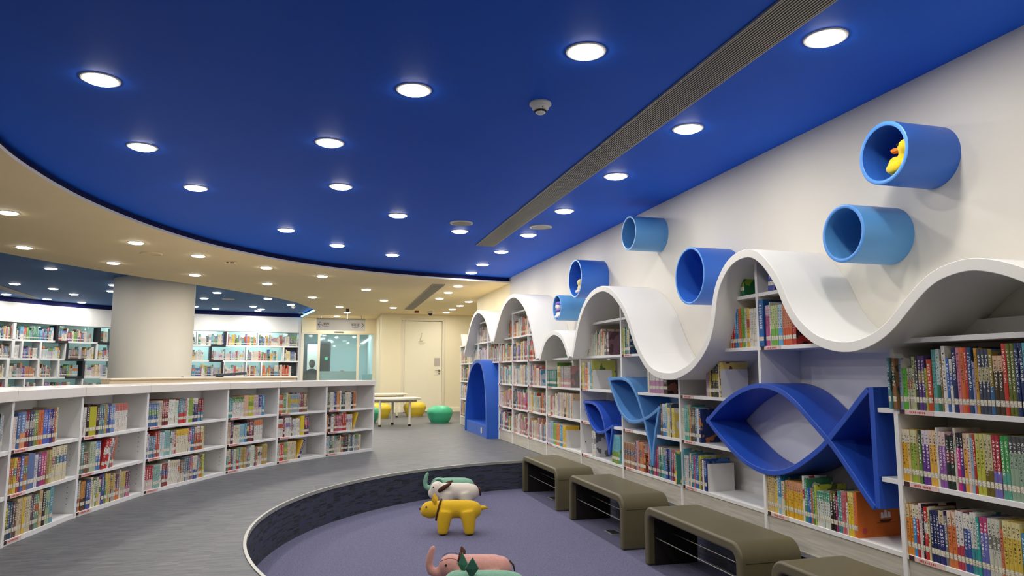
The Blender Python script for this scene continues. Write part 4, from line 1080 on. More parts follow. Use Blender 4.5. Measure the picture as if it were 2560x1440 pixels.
# ------------------------------------------------------------------ round tables and poufs at the far end
def table(x, y, rz, label, rx=0.5, ry=0.5):
    e = empty('low_table', (x, y, 0), label, 'table', 'low cream tables', rz)
    b = MB()
    prof = [(-rx, -ry * 0.35)] + [(rx * math.cos(t), ry * math.sin(t) * 0.85) for t in [math.pi + 0.35 + i * (math.pi - 0.7) / 12 for i in range(13)]] + [(rx, -ry * 0.35), (rx, ry * 0.7), (-rx, ry * 0.7)]
    b.prism(prof, 'z', 0.50, 0.54); b.build('table_top', M['table'], e, bevel=0.008, seg=3)
    b = MB(); k = 0.8; b.box(-rx * k, rx * k, -ry * 0.4, ry * 0.55, 0.455, 0.50); b.build('apron', M['frame'], e)
    for (lx, ly) in ((-0.34, -0.24), (0.24, -0.26), (0.02, 0.22), (-0.38, 0.26)):
        b = MB(); b.lathe([(0.024, 0.035), (0.024, 0.5)], 16); l = b.build('leg', M['table'], e, smooth=False, loc=(lx, ly, 0)); smooth_angle(l)
        b = MB(); b.lathe([(0.026, 0.0), (0.026, 0.036)], 16); b.build('foot_cap', M['dark'], l)
    return e
table(1.45, 14.05, math.radians(8), 'cream low table with dark foot caps nearest the white counter end')
table(1.50, 16.72, math.radians(4), 'second cream low table farther back by the door wall')
def pouf(x, y, m, label):
    b = MB(); k = 1.0
    pr = [(0.001, 0.0), (0.165, 0.0), (0.185, 0.012), (0.225, 0.08), (0.255, 0.16), (0.268, 0.205), (0.262, 0.245), (0.235, 0.29), (0.18, 0.325), (0.10, 0.345), (0.001, 0.352)]
    pr = [(p.x, p.y) for p in catmull(pr, 4)]
    b.lathe(pr, 48, cap=False)
    o = b.build('pouf', M[m], smooth=True, loc=(x, y, 0))
    b = MB(); b.lathe([(0.264, 0.208), (0.2715, 0.2115), (0.264, 0.215)], 48, cap=False); b.build('seam', M[m], o, smooth=True)
    return tag(o, label, 'pouf', 'round leatherette poufs')
pouf(2.44, 14.55, 'green_pouf', 'round green pouf standing alone on the grey floor before the door')
pouf(2.22, 16.85, 'yellow_pouf', 'round yellow pouf right of the low tables by the door')
pouf(1.35, 16.3, 'yellow_pouf', 'round yellow pouf behind the legs of the near table')
pouf(0.96, 14.82, 'green_pouf', 'round green pouf half hidden behind the white counter end')

# ------------------------------------------------------------------ benches in the pit
def bench(y0, label):
    L, D, Z1 = 1.22, 0.40, 0.09
    e = empty('bench', (2.50, y0 + L / 2, ZP), label, 'bench', 'olive benches in the pit')
    H = Z1 - ZP; t = 0.062; r = 0.10
    def loop(l, h, rr, n=10):
        pts = [(-l, 0.0)]
        pts += [(-l + rr - rr * math.cos(a), h - rr + rr * math.sin(a)) for a in [i * math.pi / 2 / n for i in range(n + 1)]]
        pts += [(l - rr + rr * math.sin(a), h - rr + rr * math.cos(a)) for a in [i * math.pi / 2 / n for i in range(n + 1)]]
        pts += [(l, 0.0)]
        return pts
    o_, i_ = loop(L / 2, H, r), loop(L / 2 - t, H - t, r - 0.045)
    n = len(o_); b = MB(); vs = []
    for x in (-D / 2, D / 2):
        vs += [(x, p[0], p[1]) for p in o_] + [(x, p[0], p[1]) for p in i_]
    fs = []
    for i in range(n - 1):
        fs += [(i, i + 1, n + i + 1, n + i), (2 * n + i, 3 * n + i, 3 * n + i + 1, 2 * n + i + 1), (i, 2 * n + i, 2 * n + i + 1, i + 1), (n + i, n + i + 1, 3 * n + i + 1, 3 * n + i)]
    fs += [(0, n, 3 * n, 2 * n), (n - 1, 3 * n - 1, 4 * n - 1, 2 * n - 1)]
    b.add(vs, fs)
    o = smooth_angle(b.build('padded_shell', M['leather'], e), 50)
    m = o.modifiers.new('bevel', 'BEVEL'); m.width = 0.016; m.segments = 4; m.limit_method = 'ANGLE'; m.angle_limit = math.radians(60)
    b = MB(); li = loop(L / 2 - t - 0.001, H - t - 0.001, r - 0.045)
    lj = loop(L / 2 - t - 0.006, H - t - 0.006, r - 0.047)
    vs = []; 
    for x in (-D / 2 + 0.05, D / 2 - 0.02):
        vs += [(x, p[0], p[1]) for p in li] + [(x, p[0], p[1]) for p in lj]
    b.add(vs, fs); b.build('lining', M['dark_lining'], e)
    for x, z in ((-D / 2 + 0.06, 0.19), (-D / 2 + 0.2, 0.21)):
        b = MB(); b.tube([(x, -L / 2 + t - 0.002, z), (x, L / 2 - t + 0.002, z)], 0.004, 8); b.build('rail', M['steel'], e)
    for s in (-1, 1):
        b = MB(); zz = 0.30
        b.box(-D / 2 + 0.03, D / 2 - 0.03, s * (L / 2 + 0.0003) - 0.0008, s * (L / 2 + 0.0003) + 0.0008, zz, zz + 0.0025); b.build('seam', M['dark_lining'], e)
    b = MB()
    for xx in (-D / 2 + 0.04, D / 2 - 0.04):
        for s in (-1, 1): b.box(xx - 0.02, xx + 0.02, s * (L / 2 - t / 2) - 0.02, s * (L / 2 - t / 2) + 0.02, -0.0, 0.004)
    return e
for i, (y0, l) in enumerate([(6.72, 'olive brown bench farthest in the row, against the pit end'), (5.15, 'olive brown bench second from the far end of the row'), (3.56, 'olive brown bench third in the row below the big fish'), (2.08, 'olive brown bench nearest, cut by the bottom picture edge')]):
    bench(y0, l)
e = None
for (px, py, lab) in ((1533, 1331, 'small floor outlet plate in the carpet under the second bench'), (1386, 1246, 'small floor outlet plate in the carpet under the farthest bench')):
    x, y = on_z(px, py, ZP)
    b = MB(); b.box(x - 0.05, x + 0.05, y - 0.08, y + 0.08, ZP, ZP + 0.004); b.cur = 1; b.box(x - 0.038, x + 0.038, y - 0.066, y + 0.066, ZP + 0.004, ZP + 0.006)
    tag(b.build('floor_outlet', [M['trim'], M['dark_lining']]), lab, 'floor outlet')

# ------------------------------------------------------------------ animal stools
def frame(x, y, rz): return dict(x=x, y=y, rz=rz)
def animal(name, x, y, rz, label, cat='animal stool'):
    return empty(name, (x, y, ZP), label, cat, 'animal shaped stools', rz)
def quad(b, legs=((-0.115, 0.065), (-0.115, -0.065), (0.115, 0.065), (0.115, -0.065)), zb=0.215, hl=0.15, rb=0.088, rl=0.05):
    b.tube([(-hl - 0.02, 0, zb - 0.003), (-hl * 0.8, 0, zb), (0, 0, zb + 0.004), (hl * 0.8, 0, zb), (hl + 0.02, 0, zb - 0.006)], [rb * 0.8, rb, rb * 0.98, rb, rb * 0.78], 24)
    b.ball((-hl, 0, zb), rb * 0.97, 24); b.ball((hl, 0, zb - 0.004), rb * 0.95, 24)
    for lx, ly in legs:
        b.tube([(lx * 0.86, ly * 0.6, zb - 0.01), (lx * 0.95, ly * 0.85, 0.13), (lx, ly, 0.07), (lx * 1.04, ly * 1.05, 0.006)], [rl * 1.55, rl * 1.3, rl * 1.08, rl * 0.9], 18)
def leaf_ear(b, base, tip, wdt, th=0.008):
    base, tip = Vector(base), Vector(tip); d = tip - base; s = Vector((wdt, 0, 0)); nrm = Vector((0, th, 0))
    mid = base + d * 0.42
    pts = [base - s * 0.25, mid - s, tip, mid + s, base + s * 0.25]
    vs = [p + nrm for p in pts] + [p - nrm for p in pts] + [mid + nrm * 2.2, mid - nrm * 2.2]
    fs = [(i, (i + 1) % 5, 10) for i in range(5)] + [(5 + (i + 1) % 5, 5 + i, 11) for i in range(5)] + [(i, 5 + i, 5 + (i + 1) % 5, (i + 1) % 5) for i in range(5)]
    b.add(vs, fs)
RZ = -YAW
def eyes(e, x, y, z, r):
    for s in (-1, 1):
        b = MB(); b.ball((x, s * y, z), r, 10); b.build('eye', M['dark'], e, smooth=True)
# yellow dog: local x runs to its tail, faces -x
e = animal('dog_stool', 1.175, 6.075, RZ, 'yellow dog shaped stool with a brown collar standing in the pit'); e.scale = (.95, .95, .95)
b = MB(); quad(b, zb=0.208, rb=0.082); b.ball((-0.235, 0, 0.205), (0.092, 0.075, 0.078), 24); b.ball((-0.272, 0, 0.192), (0.062, 0.055, 0.055), 20)
soft(b.build('body', M['toy_yellow'], e), 0.010, 18)
ring = []
for k in range(33):
    a = 2 * math.pi * k / 32; ring.append((-0.163 + 0.022 * math.sin(a), 0.088 * math.cos(a), 0.205 + 0.090 * math.sin(a)))
b = MB(); b.tube(ring, 0.0085, 8); b.build('collar', M['toy_brown'], e, smooth=True)
for s_ in (-1, 1):
    b = MB(); leaf_ear(b, (-0.187, s_ * 0.045, 0.255), (-0.212, s_ * 0.05, 0.345), 0.024); b.build('ear', M['toy_yellow'], e)
b = MB(); b.tube([(0.20, 0, 0.215), (0.245, 0, 0.225), (0.285, 0, 0.218)], [0.022, 0.017, 0.004], 12); b.build('tail', M['toy_yellow'], e, smooth=True)
eyes(e, -0.268, 0.064, 0.24, 0.008)
b = MB(); b.ball((-0.333, 0, 0.212), (0.009, 0.014, 0.010), 10); b.build('nose', M['toy_brown'], e, smooth=True)
# white dog
e = animal('dog_stool', 1.355, 7.02, RZ, 'off white dog shaped stool with a floppy brown ear behind the yellow dog'); e.scale = (.86, .86, .86)
b = MB(); quad(b, zb=0.215, hl=0.17, rb=0.098, rl=0.055); b.ball((-0.225, 0, 0.245), (0.085, 0.085, 0.09), 24); b.ball((-0.262, 0, 0.20), (0.07, 0.065, 0.07), 20)
soft(b.build('body', M['toy_white'], e), 0.010, 18)
for s in (-1, 1):
    b = MB(); b.tube([(-0.20, s * 0.092, 0.235), (-0.155, s * 0.10, 0.268), (-0.09, s * 0.098, 0.305), (-0.055, s * 0.09, 0.325)], [0.018, 0.026, 0.02, 0.008], 12)
    b.build('ear', M['toy_brown'], e, smooth=True)
b = MB(); b.tube([(0.255, 0, 0.27), (0.275, 0, 0.23), (0.272, 0, 0.17)], [0.012, 0.014, 0.008], 10); b.build('tail', M['toy_brown'], e, smooth=True)
eyes(e, -0.262, 0.072, 0.278, 0.009)
# green elephant at the back
def elephant(x, y, rz, body, ear, label, sc=1.0, whisk=False):
    e = animal('elephant_stool', x, y, rz, label)
    e.scale = (sc, sc, sc)
    b = MB(); quad(b, zb=0.215, hl=0.16, rb=0.098, rl=0.058)
    b.ball((-0.215, 0, 0.225), (0.095, 0.088, 0.092), 24)
    b.tube([(-0.27, 0, 0.195), (-0.325, 0, 0.175), (-0.372, 0, 0.195), (-0.385, 0, 0.25), (-0.372, 0, 0.315), (-0.355, 0, 0.365)], [0.052, 0.042, 0.034, 0.030, 0.029, 0.022], 16)
    b.ball((-0.352, 0, 0.368), (0.02, 0.022, 0.014), 12)
    soft(b.build('body', body, e), 0.010, 12)
    for s in (-1, 1):
        b = MB()
        if whisk:
            b.tube([(-0.135, s * 0.075, 0.285), (-0.13, s * 0.09, 0.32), (-0.142, s * 0.088, 0.352)], [0.026, 0.022, 0.006], 12)
        else:
            mt = Matrix.Rotation(s * 0.35, 4, 'Z'); b.ball((-0.20, s * 0.10, 0.255), (0.055, 0.014, 0.055), 20, mt)
        b.build('ear', ear, e, smooth=True)
    b = MB(); b.tube([(0.235, 0, 0.27), (0.265, 0, 0.235), (0.275, 0, 0.19)], [0.007, 0.007, 0.005], 8); b.build('tail', M['toy_brown'], e, smooth=True)
    eyes(e, -0.247, 0.078, 0.255, 0.0095)
    for s in (-1, 1):
        b = MB()
        pts = [(-0.29 + 0.15 * i / 8, s * (0.060 + 0.033 * math.sin(math.pi * (i + 2) / 11)), 0.282 + 0.026 * math.sin(math.pi * i / 8)) for i in range(9)]
        b.tube(pts, 0.002, 6); b.build('seam', M['toy_brown'], e)
    return e
elephant(1.42, 7.46, RZ, M['toy_green'], M['toy_dkgreen'], 'green elephant shaped stool farthest back against the pit wall', 0.82)
elephant(0.985, 4.36, RZ, M['toy_pink'], M['toy_brown'], 'pink elephant shaped stool with raised trunk near the front of the pit', 0.80, True)
# nearest green animal
e = animal('cat_stool', 0.95, 3.97, RZ, 'sage green animal stool with dark pointed ears, nearest and cut by the picture edge'); e.scale = (.86, .86, .86)
b = MB(); quad(b, zb=0.205, hl=0.16, rb=0.098, rl=0.058); b.ball((-0.20, 0, 0.215), (0.10, 0.09, 0.09), 24)
soft(b.build('body', M['toy_green'], e), 0.010, 18)
b = MB(); leaf_ear(b, (-0.165, 0.062, 0.275), (-0.175, 0.075, 0.40), 0.032, 0.010); b.build('ear', M['toy_dkgreen'], e)
b = MB(); leaf_ear(b, (-0.105, -0.06, 0.285), (-0.098, -0.075, 0.405), 0.044, 0.010); b.build('ear', M['toy_dkgreen'], e)
eyes(e, -0.27, 0.062, 0.24, 0.009)
b = MB(); b.tube([(0.24, 0, 0.24), (0.29, 0, 0.25), (0.32, 0, 0.27)], [0.02, 0.016, 0.006], 10); b.build('tail', M['toy_dkgreen'], e, smooth=True)

# ------------------------------------------------------------------ books
RB = random.Random(11)
MIX = [(206, 62, 52), (226, 128, 62), (232, 194, 84), (126, 168, 84), (66, 138, 112), (76, 150, 184), (62, 92, 158), (130, 96, 160), (206, 120, 156), (234, 226, 212), (230, 222, 204), (226, 216, 196), (96, 62, 52), (46, 50, 68), (164, 200, 208), (222, 208, 178), (180, 176, 172)]
PALE = [(236, 230, 220), (230, 222, 206), (226, 200, 194), (206, 220, 224), (240, 222, 168), (202, 192, 208), (226, 206, 172), (196, 96, 86), (98, 128, 156), (238, 234, 226), (214, 226, 206), (128, 96, 84)]
MUTED = [(224, 214, 196), (214, 204, 186), (150, 70, 66), (196, 168, 96), (96, 120, 110), (92, 104, 138), (226, 222, 214), (70, 60, 62), (202, 138, 96), (128, 150, 96), (190, 186, 182), (168, 118, 128), (222, 206, 150), (118, 158, 170)]
WARM = [(214, 84, 48), (226, 130, 60), (232, 170, 72), (186, 120, 90), (206, 90, 70), (150, 84, 60), (240, 200, 120)]
COOL = [(70, 140, 180), (90, 160, 190), (70, 150, 130), (60, 96, 160), (200, 216, 220), (120, 180, 170), (236, 232, 224)]
BW = [(230, 228, 224), (200, 198, 196), (80, 78, 80), (232, 222, 200), (150, 146, 144)]
NAMES = [((235, 230, 220), 'white'), ((225, 208, 175), 'cream'), ((206, 62, 52), 'red'), ((120, 40, 44), 'maroon'), ((226, 128, 60), 'orange'), ((236, 190, 60), 'yellow'), ((190, 200, 70), 'lime'), ((100, 160, 80), 'green'), ((40, 100, 70), 'dark green'),
         ((60, 140, 130), 'teal'), ((120, 185, 180), 'pale teal'), ((120, 180, 220), 'light blue'), ((60, 120, 190), 'blue'), ((44, 60, 120), 'navy'), ((120, 90, 160), 'purple'), ((200, 180, 210), 'lilac'), ((210, 110, 160), 'pink'), ((230, 190, 190), 'pale pink'),
         ((100, 66, 50), 'brown'), ((170, 140, 100), 'tan'), ((160, 158, 156), 'grey'), ((80, 80, 84), 'dark grey'), ((30, 28, 32), 'black'), ((120, 116, 60), 'olive'), ((230, 150, 120), 'salmon')]
def cname(c):
    return min(NAMES, key=lambda n: sum((a - b_) ** 2 for a, b_ in zip(n[0], c)))[1]
BOOKS = []      # every standing book: matrix, thickness, height, depth, colours, style ...
LOOSE = []      # white file boards between books
def fill(mt, L, segs, where, hmax, depth=(0.15, 0.21), start=0.0, s_max=None, order='far'):
    """stand books along the local x axis; segs: ('r', length, palette, (t), (h)) random run, ('s', n, colour, t, h, style, colour2) a set, ('b', ...) one book,
    ('g', length) gap, ('e',) a white file board, ('l', ...) leaning book"""
    s = start; lim = L if s_max is None else s_max; row = []
    def put(t, h, c, c2, st, d=None, lean=0.0, front=0.0, sticker=1):
        nonlocal s
        h = min(h, hmax)
        if where[2] == 'wall':
            zb_ = mt.translation.z; ya, yb = mt.translation.y - s, mt.translation.y - s - t
            if not (10.6 < ya < 10.75):
                top = min(wave_lo(ya) if ya > 1.8 else 9, wave_lo(yb) if yb > 1.8 else 9) - 0.012
                h = min(h, top - zb_)
            if h < 0.12: s += t; return True
        ex = 0.0
        if s + t + ex > lim: return False
        d = d or RB.uniform(*depth)
        m = mt @ Matrix.Translation((s + (ex if lean < 0 else 0), front, 0)) @ Matrix.Rotation(lean, 4, 'Y')
        row.append(dict(m=m, t=t, h=h, d=d, c=c, c2=c2, st=st, seed=RB.random(), stk=sticker))
        s += t / max(math.cos(lean), 0.5) + ex + RB.uniform(0.0004, 0.0012)
        return True
    for g in segs:
        k = g[0]
        if k == 'g': s += g[1]
        elif k == 'r':
            end = min(s + g[1], lim); pal = g[2]; tt = g[3] if len(g) > 3 else (0.010, 0.026); hh = g[4] if len(g) > 4 else (0.19, 0.265)
            c = RB.choice(pal); base = RB.uniform(*hh); rep = 0; st = 0
            while s < end - tt[0]:
                if rep <= 0:
                    c = RB.choice(pal); base = RB.uniform(*hh); rep = RB.choice([1, 1, 1, 1, 2, 2, 3, 4]); st = RB.choice([0, 0, 0, 1, 2, 3]); c2 = RB.choice(MIX); t = RB.uniform(*tt)
                rep -= 1
                cc = tuple(max(0, min(255, v + RB.uniform(-8, 8))) for v in c)
                if not put(t, base + RB.uniform(-0.003, 0.003), cc, c2, st, front=RB.uniform(0, 0.008)): break
        elif k == 's':
            n, c, t, h, st, c2 = g[1], g[2], g[3], g[4], g[5], g[6]
            for q in range(n): put(t, h, c, c2, st, front=RB.uniform(0, 0.004), d=0.165)
        elif k == 'b':
            kw = g[6] if len(g) > 6 else {}
            put(g[1], g[2], g[3], g[4], g[5], **kw)
        elif k == 'e':
            if s + 0.02 < lim:
                LOOSE.append((mt @ Matrix.Translation((s, 0.004, 0)), where)); s += 0.012
    n = len(row)
    for i, r in enumerate(row):
        r['where'] = where; r['i'] = i; r['n'] = n; r['order'] = order; BOOKS.append(r)

# --- books on the wave wall
def wall_mt(y1, z):
    return Matrix(((0, 1, 0, XS + 0.008), (-1, 0, 0, y1 - 0.014), (0, 0, 1, z + TH / 2), (0, 0, 0, 1)))
SH = ['bottom shelf', 'second shelf up', 'third shelf up', 'fourth shelf up', 'fifth shelf up']
SHORT = ['farthest bay', 'second farthest bay', 'blue arch bay', 'bay beside the arch', 'bay one past the arch', 'bay two past the arch', 'bay three past the arch', 'smallest hump bay', 'small fish bay', 'pale fish bay', 'fish nose bay', 'big fish bay', 'nearest bay']
def wfill(bay, lev, segs, start=0.0, s_max=None):
    L = DIV[bay] - DIV[bay + 1] - 0.028
    fill(wall_mt(DIV[bay], LEV[lev]), L, segs, (SH[lev], SHORT[bay], 'wall'), 0.305, start=start, s_max=s_max)
W_, CR = (236, 232, 224), (232, 220, 190)
# nearest bay
wfill(12, 2, [('b', .016, .252, (86, 146, 156), (40, 80, 96), 3, dict(front=-0.03, d=.2)), ('b', .024, .25, (150, 106, 64), (60, 70, 50), 3, dict(front=-0.02, d=.2)), ('b', .020, .25, (150, 168, 196), W_, 0), ('b', .028, .20, (92, 186, 44), (60, 120, 40), 0), ('s', 3, (196, 200, 170), .010, .20, 3, (180, 110, 80)),
      ('b', .016, .255, (188, 196, 130), (120, 120, 80), 3), ('b', .016, .256, (70, 66, 76), (90, 80, 120), 0), ('s', 2, (92, 64, 132), .019, .258, 3, (150, 130, 90)), ('b', .012, .20, (178, 190, 50), W_, 0), ('b', .026, .24, (208, 74, 40), (230, 170, 120), 0), ('s', 2, (98, 176, 172), .013, .285, 0, W_),
      ('b', .020, .288, (196, 216, 214), (46, 120, 84), 2), ('b', .010, .25, (150, 116, 76), W_, 0), ('b', .020, .30, W_, (60, 100, 180), 0), ('b', .016, .245, (66, 110, 190), W_, 0), ('b', .014, .24, W_, (60, 90, 170), 3), ('b', .024, .29, (34, 46, 96), (220, 200, 80), 0),
      ('b', .018, .29, (224, 128, 150), W_, 0), ('b', .020, .29, (230, 112, 50), W_, 0), ('b', .014, .29, (206, 60, 60), W_, 0), ('b', .022, .29, (40, 76, 126), W_, 0), ('b', .012, .225, (170, 160, 204), W_, 0), ('b', .014, .285, (220, 160, 50), (90, 80, 60), 0), ('s', 3, (70, 76, 96), .017, .28, 3, (200, 190, 150)),
      ('b', .018, .28, (146, 128, 50), (60, 110, 160), 2), ('s', 2, (74, 60, 42), .022, .25, 1, (226, 188, 150)), ('b', .018, .30, (216, 66, 50), W_, 0), ('s', 2, (110, 120, 44), .016, .30, 0, W_), ('s', 2, (40, 60, 110), .018, .30, 0, W_), ('b', .016, .30, (90, 180, 190), W_, 0), ('r', 0.3, MIX, (.012, .024), (.24, .29))], start=-0.03)
wfill(12, 1, [('s', 2, (238, 176, 34), .018, .248, 1, CR), ('b', .014, .248, (232, 200, 130), CR, 1), ('s', 2, (160, 190, 60), .018, .248, 1, (216, 214, 160)), ('b', .010, .25, (190, 160, 96), CR, 0), ('b', .016, .25, (96, 150, 60), (40, 60, 40), 1), ('s', 2, (104, 56, 150), .021, .252, 1, (226, 212, 222)),
      ('s', 2, (240, 184, 70), .020, .254, 1, (236, 206, 170)), ('b', .010, .27, W_, CR, 0), ('s', 2, (150, 92, 170), .018, .254, 1, (236, 210, 200)), ('s', 2, (40, 52, 44), .022, .235, 3, (120, 50, 60)), ('b', .012, .275, (214, 206, 190), W_, 0), ('b', .018, .255, (214, 44, 140), (40, 40, 46), 1), ('b', .016, .255, (86, 56, 140), (40, 40, 46), 1),
      ('b', .018, .256, (240, 168, 60), (222, 190, 160), 1), ('b', .016, .256, (236, 196, 180), CR, 1), ('b', .012, .24, (150, 190, 216), W_, 0), ('b', .012, .255, (190, 60, 40), W_, 0), ('s', 2, (196, 196, 70), .019, .26, 1, (206, 200, 120)), ('s', 2, (206, 196, 150), .018, .26, 2, (110, 96, 30)), ('s', 2, (176, 44, 56), .018, .26, 2, (120, 110, 190)),
      ('s', 2, (62, 158, 74), .018, .26, 2, (90, 170, 150)), ('s', 4, (150, 176, 150), .018, .262, 1, (80, 80, 84)), ('s', 2, (40, 140, 176), .018, .23, 0, W_), ('b', .020, .275, (236, 170, 40), (60, 60, 60), 0), ('s', 3, (110, 100, 170), .018, .25, 1, CR), ('r', 0.3, MIX, (.016, .022), (.24, .26))])
wfill(12, 0, [('s', 2, (240, 148, 40), .019, .238, 1, (232, 206, 150)), ('b', .018, .24, (60, 150, 220), CR, 1), ('b', .018, .24, (190, 46, 46), CR, 1), ('b', .016, .252, (228, 204, 208), W_, 0), ('b', .010, .25, (30, 28, 32), W_, 0), ('b', .020, .24, (206, 44, 50), W_, 3), ('b', .010, .24, (220, 210, 150), W_, 0), ('s', 3, (34, 44, 96), .016, .23, 0, (150, 150, 170)),
      ('b', .028, .24, (44, 46, 120), (210, 190, 150), 1), ('b', .016, .22, (120, 122, 126), W_, 0), ('s', 2, (232, 124, 60), .020, .245, 1, (236, 206, 180)), ('s', 2, (226, 222, 218), .018, .255, 2, (190, 60, 80)), ('s', 2, (60, 84, 160), .018, .25, 1, W_), ('s', 2, (222, 224, 216), .013, .26, 2, (60, 150, 160)), ('b', .014, .245, (52, 164, 156), W_, 0),
      ('s', 2, (104, 108, 190), .019, .25, 1, (190, 60, 120)), ('s', 3, (206, 206, 190), .018, .252, 3, (120, 120, 110)), ('b', .012, .22, (226, 120, 90), W_, 0), ('s', 4, (222, 190, 70), .019, .256, 1, (226, 212, 150)), ('s', 2, (60, 150, 190), .018, .22, 0, W_), ('r', .3, MIX, (.016, .022), (.23, .25))])
# big fish bay
wfill(11, 3, [('b', .052, .302, (26, 100, 176), (226, 130, 70), 4, dict(front=-0.012, d=.17)), ('s', 3, (206, 92, 150), .016, .262, 1, (226, 190, 210)), ('b', .008, .28, W_, CR, 0), ('s', 3, (206, 222, 150), .022, .255, 2, (120, 190, 70)), ('s', 2, (190, 214, 226), .022, .255, 2, (96, 180, 226)), ('s', 4, (232, 136, 90), .022, .25, 2, (226, 90, 40)), ('s', 2, (190, 50, 44), .018, .245, 0, (60, 30, 30))], s_max=.56)
wfill(11, 4, [('g', .10), ('b', .05, .20, (40, 70, 170), (30, 40, 110), 3), ('b', .02, .18, (90, 80, 170), (60, 60, 120), 3)], s_max=.30)
wfill(11, 0, [('s', 4, (222, 192, 128), .020, .245, 0, (200, 170, 100), ), ('b', .014, .246, (238, 206, 40), (60, 60, 40), 1), ('b', .014, .245, CR, W_, 0), ('b', .030, .25, (36, 140, 200), (150, 200, 220), 2), ('b', .028, .205, (232, 212, 180), (220, 150, 130), 0), ('b', .012, .19, (150, 180, 80), (230, 120, 60), 3), ('s', 9, (238, 184, 44), .0165, .215, 1, (226, 160, 120)),
      ('b', .016, .262, W_, (176, 40, 44), 3), ('b', .022, .25, (70, 150, 110), W_, 0), ('s', 2, (50, 120, 200), .016, .2, 0, W_), ('b', .014, .2, (226, 110, 50), W_, 0), ('b', .014, .2, (60, 150, 110), W_, 0), ('b', .014, .225, (196, 206, 60), (90, 100, 50), 0), ('s', 7, (222, 226, 214), .015, .195, 1, (60, 150, 116)), ('s', 2, (40, 26, 22), .022, .215, 1, (110, 96, 40)),
      ('b', .012, .19, (170, 50, 110), W_, 0), ('s', 2, (70, 146, 150), .016, .22, 0, W_), ('s', 2, (220, 110, 120), .017, .222, 0, W_), ('b', .010, .17, W_, CR, 0), ('s', 2, (240, 206, 40), .019, .228, 1, (236, 220, 120)), ('b', .014, .228, (232, 130, 90), W_, 0), ('b', .012, .236, (236, 116, 34), (200, 60, 30), 5, dict(d=.27, front=0))], start=0.0, s_max=.90)
# fish nose bay
wfill(10, 4, [('g', .86), ('b', .05, .20, (36, 120, 70), (150, 190, 50), 3)])
wfill(10, 3, [('s', 2, (238, 170, 40), .018, .265, 0, W_), ('s', 2, (196, 50, 50), .020, .265, 0, W_), ('s', 2, (50, 140, 200), .020, .268, 0, W_), ('s', 2, (232, 116, 54), .018, .268, 0, W_), ('s', 2, (120, 180, 60), .020, .268, 0, W_), ('b', .018, .26, (206, 216, 206), W_, 3), ('s', 2, (236, 190, 70), .016, .262, 3, (206, 90, 60)), ('s', 5, (236, 230, 214), .0145, .255, 0, CR)], start=.70)
wfill(10, 2, [('s', 3, (206, 166, 196), .012, .232, 0, W_), ('b', .014, .23, (170, 180, 140), W_, 0), ('b', .016, .285, (238, 200, 60), (40, 40, 40), 0), ('b', .010, .28, (60, 52, 44), W_, 0), ('s', 6, (70, 64, 44), .014, .235, 3, (214, 196, 70)), ('b', .012, .24, W_, CR, 0), ('b', .012, .25, (236, 206, 110), (120, 60, 50), 3, dict(d=.23)), ('e',)], start=.38, s_max=.80)
wfill(10, 1, [('s', 3, (214, 222, 196), .014, .245, 0, (90, 150, 120)), ('s', 2, (70, 176, 176), .016, .27, 0, W_), ('s', 3, (116, 190, 150), .014, .24, 0, W_), ('b', .014, .235, (238, 150, 70), W_, 0), ('s', 5, (96, 84, 70), .014, .255, 3, (190, 180, 140)), ('b', .016, .26, (54, 130, 170), W_, 0), ('s', 2, (226, 228, 230), .014, .25, 0, W_), ('b', .03, .25, (40, 56, 110), (200, 120, 60), 3)], s_max=.66)
wfill(10, 0, [('b', .020, .25, (46, 130, 120), (226, 200, 50), 2, dict(front=-0.05, d=.2)), ('s', 2, (96, 176, 196), .016, .275, 0, W_), ('s', 5, (230, 228, 222), .013, .225, 0, (150, 150, 150)), ('b', .014, .25, (50, 64, 120), W_, 0), ('b', .022, .245, (236, 208, 180), (70, 150, 150), 3), ('b', .030, .25, (40, 130, 136), (60, 150, 150), 3), ('s', 2, (214, 90, 150), .013, .24, 0, W_), ('b', .020, .245, (60, 104, 170), (90, 150, 200), 3),
      ('b', .026, .24, (46, 96, 176), (40, 130, 190), 3), ('s', 2, (180, 200, 70), .016, .245, 0, W_), ('b', .014, .225, (130, 40, 60), W_, 0), ('s', 2, W_, .012, .22, 0, CR), ('b', .036, .235, (26, 58, 126), (60, 110, 190), 3, dict(d=.2)), ('g', .01), ('e',)], start=-0.03, s_max=.74)
# pale fish bay
wfill(9, 3, [('s', 3, (196, 204, 110), .020, .25, 0, (90, 140, 90)), ('b', .016, .255, (36, 50, 90), W_, 0), ('s', 2, (60, 140, 130), .020, .26, 0, W_), ('b', .022, .225, (238, 206, 60), (60, 60, 50), 2), ('b', .012, .25, (230, 226, 214), W_, 0), ('b', .018, .24, (50, 80, 120), (200, 200, 190), 0)], s_max=.42)
wfill(9, 2, [('b', .035, .22, (222, 216, 204), W_, 5), ('s', 11, (222, 222, 216), .022, .255, 2, (190, 130, 170)), ('b', .07, .26, (66, 44, 42), (150, 96, 84), 3, dict(d=.2))], start=.52)
wfill(9, 1, [('b', .034, .26, (126, 74, 46), (160, 96, 60), 3), ('s', 3, (200, 220, 226), .022, .262, 2, (60, 130, 190)), ('b', .02, .27, (150, 190, 216), (220, 220, 150), 1), ('s', 3, (232, 220, 150), .016, .235, 3, W_), ('b', .02, .27, (60, 80, 110), (220, 210, 120), 0), ('s', 3, (236, 212, 100), .014, .235, 0, W_)], start=.74)
